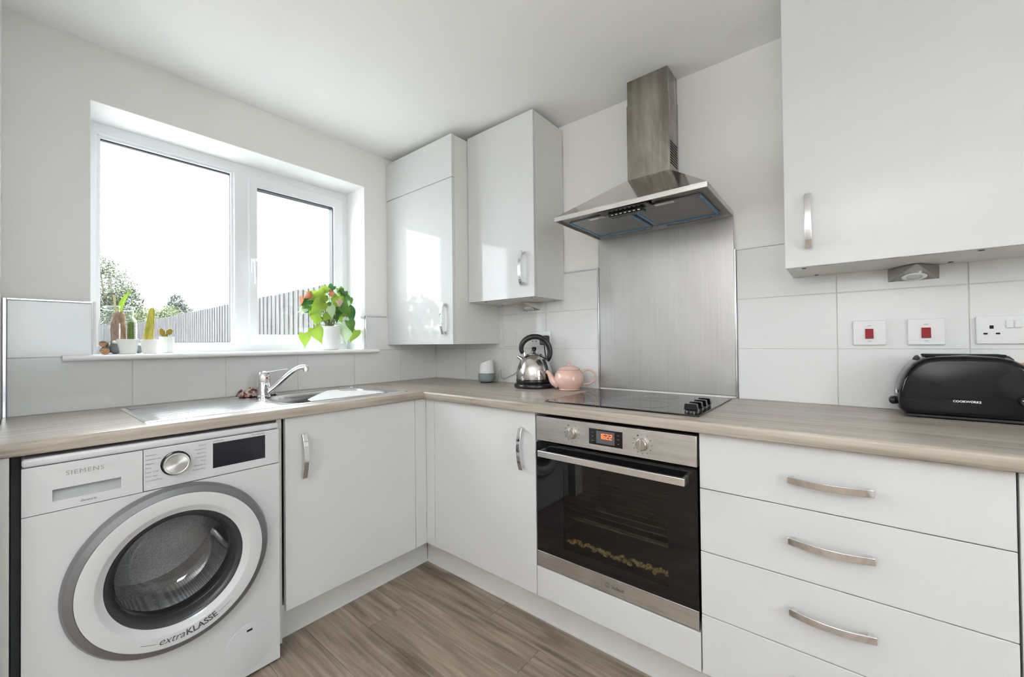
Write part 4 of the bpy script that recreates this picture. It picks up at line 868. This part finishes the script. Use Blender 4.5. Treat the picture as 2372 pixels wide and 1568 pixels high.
build('power_cord', MB().tube([kc+Vector((0.095, 0.02, 0.012)), kc+Vector((0.125, 0.035, 0.05)), kc+Vector((0.125, 0.07, 0.085)), kc+Vector((0.130, 0.095, 0.03)), kc+Vector((0.150, 0.100, 0.006))], 0.0035, 8), 'black_matte', t, smooth=True)
# teapot
tc_ = Vector((1.157, -0.128, ZT)); t = thing('teapot', tc_, 'small pale pink teapot with lid beside the hob', 'teapot')
build('body', MB().lathe([(0.046, 0), (0.052, 0.003), (0.050, 0.007), (0.064, 0.022), (0.073, 0.042), (0.0745, 0.060), (0.070, 0.080), (0.058, 0.096), (0.050, 0.101), (0.048, 0.101)], tc_, n=56), 'teapot_pink', t, smooth=True, ang=50)
ldt = build('lid', MB().lathe([(0.053, 0.1015), (0.053, 0.105), (0.044, 0.112), (0.025, 0.118), (0.008, 0.120)], tc_, n=48), 'teapot_pink', t, smooth=True, ang=50)
build('lid_knob', MB().lathe([(0.006, 0.119), (0.0045, 0.127), (0.009, 0.132), (0.0098, 0.136), (0.006, 0.139), (0.0005, 0.1395)], tc_, n=24), 'teapot_pink', ldt, smooth=True)
hv = Vector((0.80, 0.60, 0)).normalized()
build('spout', MB().tube(*sm([tc_-hv*0.055+Vector((0, 0, 0.030)), tc_-hv*0.078+Vector((0, 0, 0.042)), tc_-hv*0.090+Vector((0, 0, 0.062)), tc_-hv*0.100+Vector((0, 0, 0.082)), tc_-hv*0.114+Vector((0, 0, 0.093))], [0.024, 0.019, 0.0135, 0.010, 0.0075]), 16), 'teapot_pink', t, smooth=True)
build('handle', MB().tube(*sm([tc_+hv*xx+Vector((0, 0, zz)) for xx, zz in ((0.062, 0.088), (0.080, 0.097), (0.100, 0.098), (0.120, 0.088), (0.130, 0.070), (0.126, 0.050), (0.110, 0.036), (0.090, 0.028), (0.064, 0.028))], [0.006, 0.0055, 0.005, 0.005, 0.005, 0.005, 0.005, 0.005, 0.006]), 12), 'teapot_pink', t, smooth=True)
# toaster
t = thing('toaster', (2.49, -0.095, ZT), 'glossy black two-slice toaster under the wall cabinet', 'toaster')
pf = [(2.352, 0.916), (2.340, 0.930), (2.336, 0.955), (2.338, 0.985), (2.346, 1.020), (2.358, 1.048), (2.374, 1.070), (2.394, 1.085), (2.420, 1.091), (2.480, 1.094), (2.540, 1.091), (2.566, 1.084), (2.588, 1.069), (2.606, 1.046), (2.618, 1.018), (2.626, 0.985), (2.628, 0.955), (2.624, 0.930), (2.612, 0.916)]
mid = Vector((2.482, 0.995)); vs = []; sl = [(-0.172, 0.80), (-0.170, 0.88), (-0.165, 0.935), (-0.155, 0.972), (-0.140, 0.995), (-0.120, 1.0), (-0.070, 1.0), (-0.050, 0.995), (-0.035, 0.972), (-0.026, 0.93), (-0.022, 0.84)]
for (yy, s) in sl:
    for (px, pz) in pf: vs.append((mid.x+(px-mid.x)*(1-(1-s)*0.55), yy, max(0.916, mid.y+(pz-mid.y)*s)))
m_ = len(pf)
fs = [(i*m_+k, i*m_+(k+1) % m_, (i+1)*m_+(k+1) % m_, (i+1)*m_+k) for i in range(len(sl)-1) for k in range(m_)]+[tuple(range(m_)), tuple(range((len(sl)-1)*m_, len(sl)*m_))[::-1]]
body = build('body', MB().add(vs, fs), 'toaster_black', t, smooth=True, ang=60)
for yy in (-0.122, -0.072): build('bread_slot', B(2.400, 2.560, yy-0.014, yy+0.014, 1.0875, 1.0945), 'dark_void', t, bevel=0.002)
for a, b in ((2.384, 2.396), (2.566, 2.580)): build('end_trim', MB().tube([(a+0.003, -0.150, 1.062), (a+0.003, -0.130, 1.078), (a+0.003, -0.095, 1.0850), (a+0.003, -0.06, 1.078), (a+0.003, -0.045, 1.062)], 0.006, 8), 'black_matte', t, smooth=True)
mb = MB()
for i in range(17):
    q = i/16; x = 2.395+q*0.165; z = 1.066-0.024*math.sin(q*PI); mb.add([(x, -0.1660+0.010*abs(q-.5), z), (x, -0.1690+0.008*abs(q-.5), z-0.003)], [])
k0 = MB(); k0.tube([(2.395+q*0.165, -0.1600-0.007*math.sin(q*PI), 1.058-0.020*math.sin(q*PI)) for q in [i/12 for i in range(13)]], 0.0022, 6); build('side_groove', k0, 'black_plastic', t, smooth=True)
build('base', B(2.356, 2.608, -0.160, -0.034, 0.9095, 0.917), 'black_matte', t, bevel=0.002)
for xx in (2.385, 2.585):
    for yy in (-0.145, -0.05): build('foot', MB().lathe([(0.008, 0), (0.008, 0.004)], (xx, yy, ZT), n=14), 'black_matte', t)
lv = build('lever', MB().box(2.320, 2.342, -0.135, -0.095, 0.938, 0.962), 'black_plastic', t, bevel=0.010, seg=4)
build('label', B(2.3355, 2.3375, -0.150, -0.120, 0.976, 0.985), 'white_print', t)
dk = build('browning_dial', MB().lathe([(0.017, 0.004), (0.017, -0.010), (0.015, -0.013)], (2.588, -0.168, 0.972), 'y', 32), 'black_plastic', t, smooth=True)
build('pointer', B(2.576, 2.587, -0.1815, -0.1808, 0.973, 0.975), 'white_print', dk)
mb = MB()
for a in (100, 135, 170, 205, 240): mb.lathe([(0.0014, 0), (0.0014, -0.0006)], (2.588+0.0245*math.cos(math.radians(a)), -0.1698, 0.972+0.0245*math.sin(math.radians(a))), 'y', 10)
build('dial_mark', mb, 'white_print', t)
build('lettering', text(MB(), 'COOKWORKS', 0.0082, ony(-0.1728, 2.478, 0.9600), bold=0.0002), 'white_print', t)
# wooden board leaning on the tiles behind the toaster
setp(build('wooden_board', B(2.592, 2.86, -0.0205, -0.0085, ZT, 1.068), 'wood_orange', bevel=0.003), 'orange-brown wooden board half hidden behind the toaster', 'board')

# ------------------------------------------------------------------ sockets and switches
def plate(name, x0, x1, z0, z1, label, cat, group=None):
    t = thing(name, ((x0+x1)/2, -0.008, z0), label, cat, group)
    build('face_plate', B(x0, x1, -0.0165, -0.0082, z0, z1), 'plate_white', t, bevel=0.002); return t
for (x0, x1, lb) in ((2.2385, 2.3235, 'white wall switch with red rocker, left of two above the worktop'), (2.3755, 2.4605, 'white wall switch with red rocker, right of two, above the toaster')):
    t = plate('cooker_switch', x0, x1, 1.1215, 1.2055, lb, 'switch', 'red rocker switches')
    xc, zc = (x0+x1)/2, 1.1605
    build('rocker', MB().prism([(-0.0160, zc-0.0165), (-0.0160, zc+0.0165), (-0.0195, zc+0.0165), (-0.0240, zc-0.0165)], 'x', xc-0.0105, xc+0.0105), 'red_plastic', t, bevel=0.001)
    mb = text(MB(), 'OFF', 0.006, ony(-0.0168, xc, zc+0.0245)); text(mb, 'ON', 0.006, ony(-0.0168, xc, zc-0.0285)); build('lettering', mb, 'grey_print', t)
def sock(t, xc, zc):
    mb = MB().box(xc-0.004, xc+0.004, -0.0168, -0.0160, zc+0.004, zc+0.014).box(xc-0.0165, xc-0.008, -0.0168, -0.0160, zc-0.013, zc-0.008).box(xc+0.008, xc+0.0165, -0.0168, -0.0160, zc-0.013, zc-0.008); build('pin_hole', mb, 'dark_void', t)
t = plate('double_socket', 2.525, 2.670, 1.1235, 1.2075, 'white double wall socket at the right edge above the toaster', 'socket')
sock(t, 2.556, 1.165); sock(t, 2.640, 1.165)
for xx in (2.5905, 2.6065): build('rocker', B(xx-0.007, xx+0.007, -0.0195, -0.016, 1.170, 1.193), 'plate_white', t, bevel=0.002)
t = plate('fused_switch', 0.6445, 0.7295, 1.119, 1.205, 'single white wall socket plate left of the kettle', 'socket')
mb = MB().box(0.657, 0.690, -0.0175, -0.016, 1.150, 1.172); build('fuse_cover', mb, 'plate_white', t, bevel=0.001)
build('rocker', B(0.694, 0.706, -0.0185, -0.016, 1.150, 1.176), 'plate_white', t, bevel=0.0015)
t = plate('double_socket', 0.828, 0.974, 1.117, 1.202, 'white double wall socket behind the kettle handle', 'socket')
sock(t, 0.865, 1.160)
for xx in (0.893, 0.909): build('rocker', B(xx-0.007, xx+0.007, -0.0195, -0.016, 1.165, 1.188), 'plate_white', t, bevel=0.002)
t = thing('power_plug', (0.945, -0.03, 1.13), 'black plug in the socket behind the kettle', 'plug')
build('plug_body', B(0.922, 0.970, -0.050, -0.0168, 1.128, 1.180), 'black_plastic', t, bevel=0.006)
build('cord', MB().tube([(0.946, -0.036, 1.132), (0.948, -0.036, 1.10), (0.955, -0.034, 1.05), (0.975, -0.030, 0.98), (1.01, -0.026, 0.93), (1.05, -0.020, 0.912)], 0.0035, 8), 'black_matte', t, smooth=True)

# ------------------------------------------------------------------ garden
gd = build('ground', B(-60, 60, -60, 60, -0.35, -0.15), 'bounce_paving'); setp(gd, kind='structure')
def fence(loc, label, n_, p0, step, axis, top):
    t = thing('garden_fence', loc, label, 'fence', 'close-board fences'); me = None
    for k in range(n_):
        zt = top+random.uniform(-.008, .008); s = p0+step*k
        if axis == 'x': mb = MB().prism([(s, 0.004), (s+step*1.12, 0.006), (s+step*1.12, 0.0), (s, -0.012)], 'z', -0.15, zt); 
        else: mb = MB().prism([(loc[0]+0.004, s), (loc[0]-0.004, s+step*1.12), (loc[0]+0.002, s+step*1.12), (loc[0]+0.018, s)], 'z', -0.15, zt)
        if axis == 'x': mb.v = [(p[0], p[1]+loc[1], p[2]) for p in mb.v]
        build('board', mb, 'fence_wood', t)
    for z in (0.15, 0.75, 1.4):
        if axis == 'x': build('rail', B(p0, p0+step*n_, loc[1]+0.02, loc[1]+0.07, z, z+0.07), 'fence_wood', t)
        else: build('rail', B(loc[0]-0.07, loc[0]-0.02, p0, p0+step*n_, z, z+0.07), 'fence_wood', t)
fence((-5.5, 0.02, -0.15), 'long weathered close-board fence running away down the garden', 98, -0.45, -0.118, 'x', 1.722)
fence((-12.1, -3.0, -0.15), 'far weathered close-board fence across the end of the garden', 50, 0.0, -0.118, 'y', 1.70)
def tree(loc, label, blobs, mats, dens, ls):
    t = thing('garden_tree', loc, label, 'tree', 'trees beyond the fence'); L = Vector(loc)
    tk = MB(); top = max(b[0][2] for b in blobs)
    tk.tube([L, L+Vector((0.05, 0.05, top*0.5)), L+Vector((0, 0, top*0.95))], [0.14, 0.09, 0.03], 8)
    for b in blobs: tk.tube([L+Vector((0, 0, b[0][2]*0.45)), L+Vector(b[0])], [0.04, 0.012], 6)
    build('trunk', tk, 'trunk', t, smooth=True)
    for mi, mt in enumerate(mats):
        vs, fs = [], []
        for (c_, r_) in blobs:
            for _ in range(int(dens*r_[0]*r_[2])):
                th, ph = random.uniform(0, 2*PI), math.acos(random.uniform(-1, 1)); q = random.uniform(0.25, 1.0)**0.5*random.uniform(0.85, 1.12)
                P = L+Vector(c_)+Vector((r_[0]*q*math.sin(ph)*math.cos(th), r_[1]*q*math.sin(ph)*math.sin(th), r_[2]*q*math.cos(ph)))
                e1 = Vector((random.gauss(0, 1), random.gauss(0, 1), random.gauss(0, 1))).normalized(); e2 = e1.cross(Vector((random.gauss(0, 1), random.gauss(0, 1), random.gauss(0, 1)))).normalized(); s = ls*random.uniform(0.6, 1.3)
                k = len(vs); vs += [P-e1*s, P+e2*s*0.5, P+e1*s, P-e2*s*0.5]; fs.append((k, k+1, k+2, k+3))
        me = MB(); me.v = [tuple(p) for p in vs]; me.f = fs; o = build('foliage', me, mt, t); o['kind'] = 'stuff'
tree((-14.2, -0.15, -0.15), 'tall loose-crowned pale green tree at the left of the window view', [((0, -.1, 3.0), (.7, .75, .75)), ((.1, .35, 2.6), (.5, .45, .5)), ((0, -.9, 2.7), (.8, .8, .9)), ((0, .1, 1.9), (.8, .9, .6)), ((0, -.2, 3.65), (.35, .4, .28)), ((0, .1, 2.2), (.7, .8, .5))], ['tree_olive', 'tree_green', 'tree_blue'], 3600, 0.030)
tree((-13.6, 0.75, -0.15), 'low bright green bushy tree between the taller two', [((0, -.1, 2.0), (.6, .55, .45)), ((0, .3, 2.1), (.45, .4, .45)), ((0, -.5, 1.9), (.6, .5, .4))], ['tree_green', 'tree_olive', 'tree_green'], 3600, 0.030)
tree((-14.6, 1.50, -0.15), 'dense dark blue-green tree behind the fence corner', [((0, 0, 2.2), (.5, .48, .6)), ((0, -.05, 2.7), (.28, .26, .32)), ((0, .25, 1.9), (.4, .35, .4)), ((0, -.3, 1.9), (.4, .35, .4))], ['tree_blue', 'tree_blue', 'tree_olive'], 4600, 0.030)
tree((-14.8, -5.2, -0.15), 'broad pale tree beyond the end fence, further left', [((0, 0, 3.2), (1.2, 1.3, 1.2)), ((0, .9, 2.5), (.9, .9, .8)), ((0, -1, 2.6), (.9, .9, .8))], ['tree_olive', 'tree_green'], 700, 0.06)
